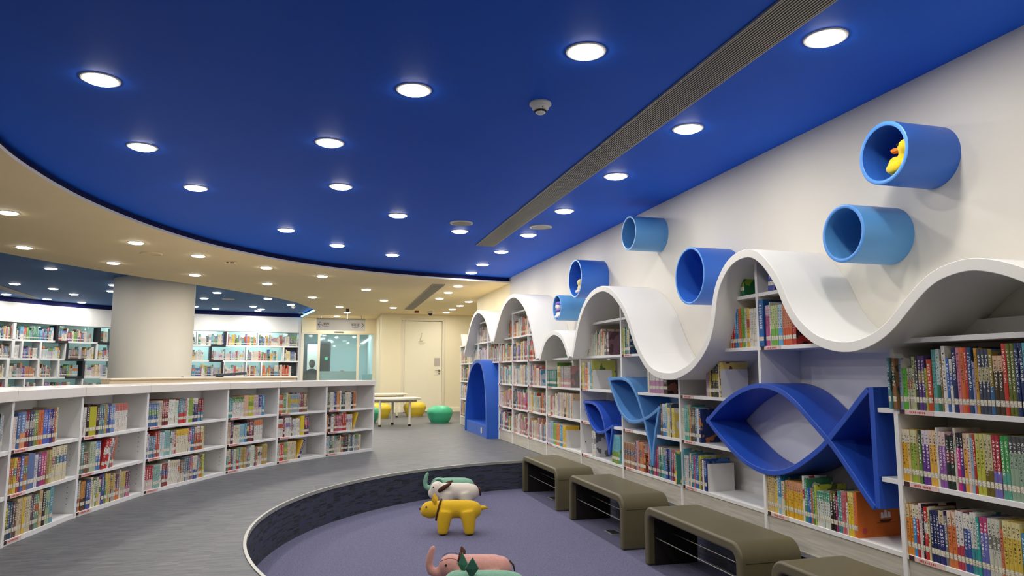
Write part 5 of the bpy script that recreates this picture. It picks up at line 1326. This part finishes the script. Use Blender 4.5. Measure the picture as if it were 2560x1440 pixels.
wfill(9, 0, [('s', 11, (176, 128, 96), .021, .22, 3, (70, 60, 90)), ('b', .020, .25, (60, 70, 140), W_, 0), ('s', 3, (222, 170, 170), .015, .255, 0, (190, 60, 70)), ('b', .014, .26, (186, 40, 56), W_, 0), ('s', 3, (196, 150, 96), .018, .25, 3, (90, 60, 50)), ('s', 2, (232, 110, 50), .017, .24, 0, W_), ('b', .034, .17, (140, 70, 44), (220, 160, 80), 3), ('g', .045), ('r', .5, [(80, 150, 190), (226, 130, 70), (70, 150, 130), (190, 70, 120), (70, 80, 160), (120, 170, 190)], (.016, .019), (.245, .248)), ])
# small fish bay
wfill(8, 3, [('s', 4, (40, 134, 116), .016, .235, 0, W_), ('b', .014, .2, (196, 60, 50), W_, 0), ('r', .52, PALE, (.012, .02), (.215, .275)), ('e',), ('b', .05, .235, (130, 96, 110), (90, 60, 70), 3)], start=.12)
wfill(8, 4, [('g', .55), ('b', .10, .022, (206, 66, 44), (60, 30, 30), 5, dict(d=.2))])
wfill(8, 2, [('b', .014, .24, (80, 84, 60), W_, 0), ('s', 3, (236, 206, 70), .02, .28, 0, W_), ('b', .02, .275, (222, 226, 200), W_, 0), ('s', 4, (238, 150, 110), .021, .225, 0, (240, 170, 130)), ('s', 3, (236, 230, 220), .02, .285, 0, (90, 140, 190)), ('s', 3, (120, 180, 200), .016, .28, 0, W_), ('b', .016, .30, (196, 196, 90), (90, 120, 60), 3, dict(d=.27)), ('e',)], s_max=.66)
wfill(8, 0, [('g', .28), ('b', .10, .26, (224, 222, 220), (120, 120, 122), 3, dict(d=.2)), ('g', .42), ('s', 5, (110, 190, 214), .037, .268, 2, (120, 160, 50))], s_max=1.05)
# smallest hump bay
wfill(7, 3, [('g', .70), ('b', .06, .20, (30, 110, 84), (40, 140, 110), 3), ('b', .04, .20, (20, 26, 24), W_, 0), ('b', .03, .19, (110, 170, 190), W_, 0)], s_max=1.0)
wfill(7, 2, [('s', 13, (24, 116, 104), .027, .205, 0, (60, 140, 130)), ('g', .02), ('b', .02, .29, (96, 150, 60), W_, 0), ('s', 5, (226, 206, 150), .022, .245, 3, (190, 150, 60)), ('s', 14, (150, 140, 136), .023, .245, 2, (206, 150, 150))])
wfill(7, 1, [('r', .40, PALE, (.016, .026), (.22, .27)), ('r', .52, [(214, 190, 170), (196, 206, 214), (226, 196, 150), (190, 180, 190), (230, 220, 206)], (.02, .024), (.275, .28)), ('e',)])
wfill(7, 0, [('s', 4, (200, 180, 210), .024, .235, 0, W_), ('s', 4, (150, 190, 220), .026, .27, 3, (110, 160, 200)), ('s', 3, (140, 180, 70), .036, .25, 0, W_), ('s', 4, (234, 140, 60), .032, .25, 0, W_), ('s', 3, (54, 150, 206), .034, .248, 0, W_), ('s', 3, (240, 192, 40), .034, .248, 0, W_), ('e',)], start=.02)
# mixed rows farther along
wfill(6, 4, [('s', 4, (170, 50, 60), .022, .23, 2, (226, 220, 220))], start=.0, s_max=.16)
PINKY = [(222, 190, 186), (232, 222, 206), (206, 150, 150), (190, 200, 210), (236, 230, 222), (196, 96, 90), (226, 206, 160), (150, 130, 150), (120, 150, 170), (214, 130, 90)]
for bay, lev, frac, pal in [(6, 3, .62, MIX), (6, 2, .70, PINKY), (6, 1, .95, MIX), (6, 0, .95, PINKY), (5, 4, .98, WARM + PALE), (5, 3, .98, MIX), (5, 2, .98, PINKY), (5, 1, .85, MIX), (5, 0, .85, PINKY), (4, 4, .80, MIX), (4, 3, .98, PALE + WARM), (4, 2, .98, COOL + PALE), (4, 1, .98, PINKY), (4, 0, .98, MIX),
                            (3, 4, .60, PINKY), (3, 3, .98, MUTED), (2, 4, .98, PALE), (2, 3, .98, PALE), (1, 4, .75, WARM + MUTED), (1, 3, .98, PALE), (0, 3, .85, MUTED + WARM), (0, 2, .95, MIX), (0, 1, .95, PALE), (0, 0, .95, MIX), (1, 2, .7, PALE), (1, 1, .7, MIX), (1, 0, .7, MUTED)]:
    Lb = DIV[bay] - DIV[bay + 1] - 0.03; st = 0.0; en = Lb * frac
    if lev == 4:      # stay under the hump
        ok = [DIV[bay] - 0.02 - Lb * q / 40 for q in range(41) if wave_lo(DIV[bay] - 0.02 - Lb * q / 40) > 1.55 + 0.27]
        if not ok: continue
        st = DIV[bay] - max(ok); en = min(en, DIV[bay] - min(ok) - 0.02) if bay != 3 else DIV[bay] - min(ok) - 0.02
    if lev == 3 and bay == 6: en = min(en, 0.55)
    if bay == 1 and lev < 3: en = 0.58
    if en - st > 0.05:
        wfill(bay, lev, [('r', en - st, pal, (.012, .026), (.20, .28))], start=st, s_max=en)

# --- books of the low curved bookcase
LB_NAME = ['leftmost low bay', 'first full low bay', 'second full low bay', 'widest low bay', 'fourth full low bay', 'fifth full low bay', 'end low bay']
def lfill(bay, lev, segs, start=0.016, s_max=None):
    m, Lb = LOWM[bay]; k = 1.24 if bay >= 2 else 1.12      # the low shelves hold rather thick volumes
    sc = lambda g: (g[0], g[1], g[2], tuple(v * k for v in g[3])) + tuple(g[4:]) if g[0] == 'r' else ((g[0], g[1], g[2], g[3] * k) + tuple(g[4:]) if g[0] == 's' else ((g[0], g[1] * k) + tuple(g[2:]) if g[0] == 'b' else g))
    segs = [sc(g) for g in segs]
    fill(m @ Matrix.Translation((0, 0.008, LOWZ[lev] + 0.012)), Lb - 0.016, segs, (['bottom shelf', 'middle shelf', 'top shelf'][lev], LB_NAME[bay], 'low'), 0.236, (0.14, 0.18), start, s_max, 'near')
lfill(0, 2, [('r', .8, MUTED, (.014, .028), (.19, .23))]); lfill(0, 1, [('r', .7, MUTED, (.014, .028), (.19, .23))]); lfill(0, 0, [('r', .8, MUTED, (.014, .028), (.19, .23))])
lfill(1, 2, [('s', 2, (226, 206, 200), .026, .20, 0, (190, 60, 70)), ('b', .03, .225, (70, 104, 160), (150, 170, 200), 4, dict(d=.17)), ('b', .05, .226, (90, 130, 180), (230, 150, 100), 2, dict(d=.17)), ('s', 2, (140, 44, 60), .022, .225, 3, (210, 200, 200)), ('s', 2, (70, 76, 110), .022, .225, 3, (200, 190, 180)), ('s', 2, (120, 144, 60), .022, .225, 0, W_), ('s', 2, (226, 120, 66), .025, .225, 0, W_), ('s', 3, (82, 104, 196), .024, .225, 0, W_), ('s', 2, (84, 60, 130), .023, .225, 3, (200, 180, 180)), ('b', .02, .225, (190, 100, 60), W_, 0), ('b', .02, .236, (214, 206, 170), CR, 0)])
lfill(1, 1, [('s', 3, (206, 150, 60), .018, .215, 3, (190, 70, 60)), ('b', .026, .215, (226, 200, 70), (60, 120, 150), 3), ('s', 2, (170, 60, 60), .018, .213, 0, W_), ('b', .03, .22, (90, 110, 180), W_, 0), ('s', 2, (190, 120, 70), .02, .215, 3, (90, 130, 90)), ('b', .07, .225, (104, 124, 172), (90, 110, 160), 5), ('s', 2, (222, 222, 226), .015, .21, 0, (70, 100, 160)), ('b', .04, .215, (110, 70, 130), W_, 0), ('s', 2, (190, 60, 110), .028, .215, 0, W_), ('b', .03, .216, (170, 140, 80), W_, 0), ('b', .03, .22, (206, 190, 120), CR, 0),
      ('s', 1, (226, 214, 176), .042, .236, 3, (150, 76, 84)), ('s', 1, (226, 214, 176), .042, .236, 3, (60, 120, 110)), ('s', 1, (226, 214, 176), .042, .236, 3, (46, 96, 150)), ('s', 1, (226, 214, 176), .042, .236, 3, (70, 110, 160))])
lfill(1, 0, [('b', .03, .19, (226, 206, 50), (90, 80, 50), 2), ('s', 2, (44, 76, 104), .024, .22, 0, W_), ('s', 2, (110, 84, 80), .018, .215, 0, W_), ('s', 2, (214, 190, 150), .026, .225, 0, CR), ('b', .024, .225, (238, 196, 60), W_, 0), ('s', 3, (216, 202, 170), .02, .222, 0, CR), ('s', 2, (104, 90, 100), .02, .225, 0, W_), ('s', 2, (120, 160, 130), .02, .22, 3, (200, 110, 60)), ('b', .035, .236, (206, 180, 130), CR, 3), ('b', .035, .236, (56, 34, 34), (80, 50, 50), 0), ('s', 2, (170, 196, 150), .022, .22, 3, (80, 130, 120)), ('b', .04, .236, (110, 170, 186), (90, 150, 170), 3)])
lfill(2, 2, [('s', 2, (222, 220, 216), .022, .215, 0, (190, 60, 70)), ('b', .03, .236, (60, 40, 36), W_, 0), ('b', .07, .215, (190, 186, 40), (150, 150, 60), 5, dict(d=.18)), ('b', .03, .226, (70, 36, 44), W_, 0), ('s', 3, (110, 150, 150), .019, .22, 3, (60, 80, 110)), ('b', .022, .22, (196, 160, 80), W_, 0), ('s', 2, (70, 90, 150), .022, .225, 0, W_), ('s', 2, (120, 150, 200), .02, .212, 3, (210, 210, 220)), ('s', 7, (230, 224, 214), .020, .222, 1, (214, 110, 100))], s_max=.66)
lfill(2, 1, [('b', .02, .22, (150, 140, 60), W_, 0), ('b', .024, .225, (90, 140, 150), W_, 0), ('s', 3, (120, 90, 66), .02, .15, 0, (60, 44, 40)), ('s', 2, (180, 196, 166), .032, .22, 0, W_), ('s', 2, (90, 130, 190), .022, .22, 3, W_), ('b', .035, .236, (176, 40, 40), (226, 220, 214), 3, dict(lean=.30, d=.2)), ('b', .03, .236, (200, 44, 40), (230, 224, 216), 3, dict(lean=.28, d=.22)), ('b', .02, .236, (226, 220, 212), (150, 150, 150), 3, dict(lean=.26)), ('b', .02, .236, (120, 110, 130), W_, 0, dict(lean=.25)), ('b', .02, .236, (214, 110, 70), W_, 0, dict(lean=.24))], s_max=.86)
lfill(2, 0, [('r', .70, [(216, 206, 190), (226, 222, 214), (206, 150, 70), (70, 90, 150), (90, 140, 100), (190, 186, 180), (214, 190, 110), (110, 70, 90), (232, 220, 190)], (.014, .026), (.19, .23))])
lfill(3, 2, [('s', 6, (80, 110, 160), .018, .2, 3, (120, 160, 90)), ('s', 2, (206, 200, 180), .022, .22, 0, W_), ('s', 3, (130, 50, 50), .022, .23, 3, (170, 90, 80)), ('r', .30, PALE, (.012, .02), (.21, .236)), ('s', 3, (150, 180, 70), .016, .225, 0, W_), ('r', .18, [(170, 44, 50), (150, 40, 46), (60, 60, 110), (80, 60, 100), (214, 190, 70)], (.016, .022), (.215, .225))], s_max=.92)
lfill(3, 1, [('r', .42, PALE + [(150, 190, 190)], (.014, .026), (.18, .225)), ('s', 5, (226, 216, 190), .028, .215, 1, (232, 190, 60)), ('r', .24, [(150, 60, 100), (226, 200, 120), (180, 90, 60), (60, 110, 160), (130, 50, 60)], (.018, .026), (.215, .225))], s_max=.92)
lfill(3, 0, [('s', 4, (176, 50, 60), .024, .2, 2, (226, 200, 200)), ('s', 3, (150, 190, 180), .022, .2, 0, W_), ('r', .62, MUTED + PALE, (.014, .026), (.19, .225)), ('b', .02, .22, (200, 206, 90), W_, 0)], s_max=.96)
lfill(4, 2, [('s', 3, (80, 150, 150), .018, .2, 0, W_), ('s', 7, (222, 222, 214), .019, .21, 1, (90, 130, 70)), ('b', .055, .225, (226, 180, 150), (200, 120, 90), 5), ('s', 3, (206, 200, 70), .022, .22, 3, (130, 170, 70)), ('s', 3, (220, 190, 190), .018, .222, 0, W_), ('s', 3, (70, 60, 130), .018, .22, 2, (200, 190, 200)), ('b', .03, .22, (70, 150, 190), W_, 0)], s_max=.66)
lfill(4, 1, [('s', 2, (206, 180, 150), .022, .225, 0, W_), ('b', .03, .22, (90, 50, 90), W_, 0), ('s', 4, (226, 216, 190), .018, .185, 0, (190, 60, 60)), ('s', 3, (150, 196, 210), .02, .19, 0, W_), ('b', .03, .2, (60, 140, 180), W_, 0), ('r', .13, [(130, 50, 60), (90, 50, 60), (196, 190, 186)], (.016, .02), (.22, .23)), ('s', 4, (222, 220, 214), .026, .22, 1, (226, 130, 80))], s_max=.70)
lfill(4, 0, [('r', .66, MUTED + [(226, 222, 210), (232, 220, 190), (70, 140, 120)], (.013, .02), (.19, .22))], s_max=.70)
lfill(5, 2, [('s', 3, (214, 110, 80), .018, .21, 3, (226, 220, 210)), ('s', 2, (110, 150, 90), .018, .22, 0, W_), ('b', .02, .23, (214, 214, 206), W_, 0), ('s', 2, (200, 180, 80), .016, .215, 0, W_), ('s', 6, (150, 170, 180), .02, .215, 3, (220, 190, 90)), ('s', 2, (140, 70, 90), .022, .225, 0, W_), ('b', .06, .225, (130, 100, 60), (160, 120, 70), 3)], s_max=.66)
lfill(5, 1, [('s', 3, (226, 222, 214), .022, .21, 3, (214, 90, 60)), ('b', .02, .22, (130, 40, 50), W_, 0), ('s', 4, (222, 220, 214), .020, .215, 3, (120, 90, 150)), ('r', .16, PALE, (.016, .02), (.19, .21)), ('b', .05, .225, (226, 206, 50), (226, 200, 60), 5), ('s', 3, (110, 60, 100), .02, .22, 3, (190, 60, 70))], s_max=.66)
lfill(5, 0, [('s', 2, (196, 206, 180), .016, .2, 0, W_), ('s', 2, (206, 60, 50), .026, .195, 0, W_), ('s', 2, (150, 180, 120), .02, .2, 3, (220, 206, 80)), ('s', 6, (222, 206, 170), .019, .205, 0, (190, 60, 60)), ('b', .022, .236, (226, 180, 50), (214, 160, 40), 5, dict(lean=.42, d=.22)), ('b', .024, .236, (66, 60, 130), (150, 140, 190), 0, dict(lean=.42))], s_max=.66)
lfill(6, 2, [('s', 2, (110, 120, 90), .02, .22, 0, W_), ('s', 3, (222, 220, 214), .016, .22, 0, W_), ('s', 2, (70, 80, 140), .018, .22, 0, W_), ('s', 2, (224, 150, 80), .022, .222, 0, W_), ('b', .014, .236, W_, W_, 0), ('s', 3, (80, 96, 90), .018, .21, 0, W_), ('s', 4, (226, 218, 200), .02, .21, 0, W_), ('s', 2, (50, 60, 66), .016, .21, 0, W_), ('s', 2, (222, 130, 70), .018, .22, 0, W_)], s_max=.66)
lfill(6, 1, [('b', .02, .215, (220, 140, 70), W_, 0), ('s', 2, (60, 40, 40), .02, .21, 0, W_), ('s', 2, W_, .018, .18, 0, CR), ('b', .018, .215, (130, 90, 70), W_, 0), ('s', 5, (190, 90, 110), .019, .2, 3, (130, 50, 60)), ('s', 2, (190, 60, 44), .026, .225, 0, W_), ('s', 4, (222, 216, 206), .019, .2, 3, (150, 110, 160)), ('b', .022, .236, (232, 186, 50), (220, 170, 50), 5, dict(lean=.35, d=.2))], s_max=.76)
lfill(6, 0, [('r', .60, MUTED + [(226, 220, 206), (90, 96, 110), (214, 196, 60), (50, 56, 70)], (.014, .02), (.19, .22))], s_max=.64)

# --- books of the curved bookcase beyond the column
for (r, a, c) in CELLS:
    p, nn, d = fpos(c)
    p2, _, _ = fpos(a)
    ux = (p2 - p).normalized()
    m = Matrix(((ux.x, nn.x, 0, p.x + nn.x * 0.03), (ux.y, nn.y, 0, p.y + nn.y * 0.03), (0, 0, 1, BZ[r] + 0.022), (0, 0, 0, 1)))
    if m.determinant() < 0:
        pass
    Lc = (p2 - p).length
    fill(m, Lc, [('r', Lc * RB.choice([.7, .85, .97, .97]), RB.choice([MIX, PALE, MUTED + MIX, WARM + MIX]), (.016, .034), (.19, .30))], ('shelf', 'curved wall bookcase', 'far'), 0.33, (0.16, 0.2))

# which books show largest: the area of each spine in the photograph, if nothing stands in front of it
dg = bpy.context.evaluated_depsgraph_get()
eye = Vector((0, 0, HEYE))
def spine_area(r):
    m, t, h = r['m'], r['t'], r['h']
    ps = [project(m @ Vector(p)) for p in ((0, 0, 0), (t, 0, 0), (t, 0, h), (0, 0, h))]
    if any(p is None for p in ps): return 0
    ps = [(min(max(p[0], 0), 2560), min(max(p[1], 0), 1440)) for p in ps]
    return abs(sum(p[0] * q[1] - q[0] * p[1] for p, q in zip(ps, ps[1:] + ps[:1]))) / 2
for r in BOOKS:
    A = spine_area(r); seen = 0
    if A > 0:
        for f in (0.15, 0.5, 0.85):
            p = r['m'] @ Vector((r['t'] / 2, -0.004, r['h'] * f)); dv = p - eye
            hit = S.ray_cast(dg, eye, dv.normalized(), distance=dv.length - 0.006)[0]
            if not hit: seen += 1
    r['area'] = A * seen / 3
ranked = sorted((r for r in BOOKS if r['area'] > 0), key=lambda r: -r['area'])
ONE = set(id(r) for r in ranked[:300])

def set_attrs(me, c1, c2, info, stk, nf):
    a = me.attributes.new('c1', 'FLOAT_COLOR', 'FACE'); a.data.foreach_set('color', c1)
    a = me.attributes.new('c2', 'FLOAT_COLOR', 'FACE'); a.data.foreach_set('color', c2)
    a = me.attributes.new('info', 'FLOAT_VECTOR', 'FACE'); a.data.foreach_set('vector', info)
    a = me.attributes.new('sticker', 'FLOAT', 'FACE'); a.data.foreach_set('value', stk)

def add_box_uv(V, Fc, uv, um, kinds, x0, x1, y0, y1, z0, z1, kd):
    """six faces, each with UVs: (across, up) relative and in metres. kd: kind for (front, back, low x, high x, bottom, top)"""
    b0 = len(V)
    V += [(x0, y0, z0), (x1, y0, z0), (x1, y1, z0), (x0, y1, z0), (x0, y0, z1), (x1, y0, z1), (x1, y1, z1), (x0, y1, z1)]
    for f, k in zip(((0, 1, 5, 4), (2, 3, 7, 6), (3, 0, 4, 7), (1, 2, 6, 5), (3, 2, 1, 0), (4, 5, 6, 7)), kd):
        Fc.append(tuple(b0 + i for i in f)); kinds.append(k)
        p = [V[b0 + i] for i in f]
        w_ = (Vector(p[1]) - Vector(p[0])).length; h_ = (Vector(p[3]) - Vector(p[0])).length
        uv += [0, 0, 1, 0, 1, 1, 0, 1]; um += [0, 0, w_, 0, w_, h_, 0, h_]

group_of = {'wall': 'books on the wave wall shelves', 'low': 'books in the low curved bookcase', 'far': 'books in the curved wall bookcase'}
mass = dict(V=[], F=[], uv=[], um=[], c1=[], c2=[], info=[], stk=[])
first_pages = {}
for r in BOOKS:
    dull = lambda c: rgb(*[(v * 0.93 + 0.07 * (0.3 * c[0] + 0.5 * c[1] + 0.2 * c[2])) * 0.95 for v in c])
    c1 = dull(r['c']); c2 = dull(r['c2']); t, h, d = r['t'], r['h'], r['d']
    if id(r) not in ONE:
        V, Fc, uv, um, kinds = [], [], [], [], []
        add_box_uv(V, Fc, uv, um, kinds, 0.0003, t - 0.0003, 0, d, 0, h, (1, 2, 0, 0, 2, 2))
        b0 = len(mass['V']); mass['V'] += [tuple(r['m'] @ Vector(p)) for p in V]; mass['F'] += [tuple(b0 + i for i in f) for f in Fc]
        mass['uv'] += uv; mass['um'] += um
        for k in kinds: mass['c1'] += [*c1, 1]; mass['c2'] += [*c2, 1]; mass['info'] += [k, r['st'], r['seed']]; mass['stk'].append(r['stk'])
        continue
    V, Fc, uv, um, kinds = [], [], [], [], []
    bt = min(0.0022, t * 0.18)
    # two boards and a gently rounded spine
    add_box_uv(V, Fc, uv, um, kinds, 0.0, bt, 0.002, d, 0, h, (0, 0, 0, 0, 0, 0))
    add_box_uv(V, Fc, uv, um, kinds, t - bt, t, 0.002, d, 0, h, (0, 0, 0, 0, 0, 0))
    n = 6; b0 = len(V)
    for z in (0, h):
        for i in range(n + 1):
            a = i / n; V.append((a * t, 0.002 - 0.002 * math.sin(math.pi * a) ** 0.6 if 0 < i < n else 0.002, z))
    for i in range(n):
        Fc.append((b0 + i, b0 + i + 1, b0 + n + 2 + i, b0 + n + 1 + i)); kinds.append(1)
        uv += [i / n, 0, (i + 1) / n, 0, (i + 1) / n, 1, i / n, 1]; um += [i / n * t, 0, (i + 1) / n * t, 0, (i + 1) / n * t, h, i / n * t, h]
    me = bpy.data.meshes.new('book'); me.from_pydata(V, [], Fc); me.materials.append(M['book'])
    l1 = me.uv_layers.new(name='uv'); l1.data.foreach_set('uv', uv); l2 = me.uv_layers.new(name='metres'); l2.data.foreach_set('uv', um)
    nf = len(Fc); inf = []
    for k in kinds: inf += [k, r['st'], r['seed']]
    set_attrs(me, [*c1, 1] * nf, [*c2, 1] * nf, inf, [0.0] * nf, nf)
    o = bpy.data.objects.new('book', me); COL.objects.link(o); o.matrix_world = r['m']
    sh, bay, kind = r['where']
    size = 'thin ' if t < 0.0125 else ('thick ' if t > 0.03 else '')
    hh = 'tall ' if h > (0.27 if kind == 'wall' else 0.232) else ('short ' if h < 0.195 else '')
    lean = 'leaning ' if abs(r['m'].to_3x3().col[2].normalized().z) < 0.985 else ''
    end = 'far' if r['order'] == 'far' else 'near'
    tag(o, '%s%s%s%s book, %s from %s end, %s, %s' % (lean, size, hh, cname(r['c']), nth(r['i']), end, sh, bay), 'book', group_of[kind])
    b = MB(); b.box(bt, t - bt, 0.0035, d - 0.004, 0.002, h - 0.003); b.build('pages', M['pages'], o, fix=False)
    if r['stk'] and t > 0.009:
        b = MB(); vs = []
        for z in (0.036, 0.062):
            for i in range(n + 1):
                a = 0.04 + 0.92 * i / n; vs.append((a * t, (0.002 - 0.002 * math.sin(math.pi * a) ** 0.6) - 0.0004, z))
        b.add(vs, [(i, i + 1, n + 2 + i, n + 1 + i) for i in range(n)]); b.build('spine_sticker', M['sticker'], o, fix=False)
    if r['c'] == (236, 116, 34) and r['st'] == 5:   # the cover with a sailing ship, seen from the near side
        b = MB()
        for q, (x_, z_, w_, h_) in enumerate(((0.150, 0.095, 0.020, 0.030), (0.172, 0.097, 0.022, 0.040), (0.196, 0.097, 0.020, 0.030))):
            b.add([(t + 0.0006, x_, z_), (t + 0.0006, x_ + w_, z_), (t + 0.0006, x_ + w_ * 0.8, z_ + h_), (t + 0.0006, x_ + w_ * 0.1, z_ + h_)], [(0, 1, 2, 3)])
        s1 = b.build('printed_sails', M['white'], o, fix=False)
        b = MB(); b.add([(t + 0.0006, 0.140, 0.086), (t + 0.0006, 0.150, 0.074), (t + 0.0006, 0.205, 0.074), (t + 0.0006, 0.224, 0.088)], [(0, 1, 2, 3)])
        b.box(t + 0.0004, t + 0.0007, 0.12, 0.245, 0.070, 0.072); b.build('printed_hull', M['toy_brown'], o, fix=False)
        b = MB(); b.lathe([(0.0005, 0.0007), (0.016, 0.0007)], 20, (t, 0.045, 0.035), 'x', cap=False); b.build('printed_seal', M['red_ink'], o, fix=False)
me = bpy.data.meshes.new('books'); me.from_pydata(mass['V'], [], mass['F']); me.materials.append(M['book'])
l1 = me.uv_layers.new(name='uv'); l1.data.foreach_set('uv', mass['uv']); l2 = me.uv_layers.new(name='metres'); l2.data.foreach_set('uv', mass['um'])
set_attrs(me, mass['c1'], mass['c2'], mass['info'], mass['stk'], len(mass['F']))
o = bpy.data.objects.new('books', me); COL.objects.link(o)
tag(o, 'the many smaller books packed on the farther shelves of all bookcases', 'books', kind='stuff')
for m, (sh, bay, kind) in LOOSE:
    b = MB(); b.box(0, 0.003, 0.0, 0.22, 0, 0.20)
    o = b.build('file_board', M['bookend']); o.matrix_world = m
    b = MB(); b.box(0.003, 0.012, 0.03, 0.2, 0, 0.003); b.build('foot_plate', M['bookend'], o)
    tag(o, 'white upright file board among the books, %s of the %s' % (sh, bay), 'bookend', 'white file boards')
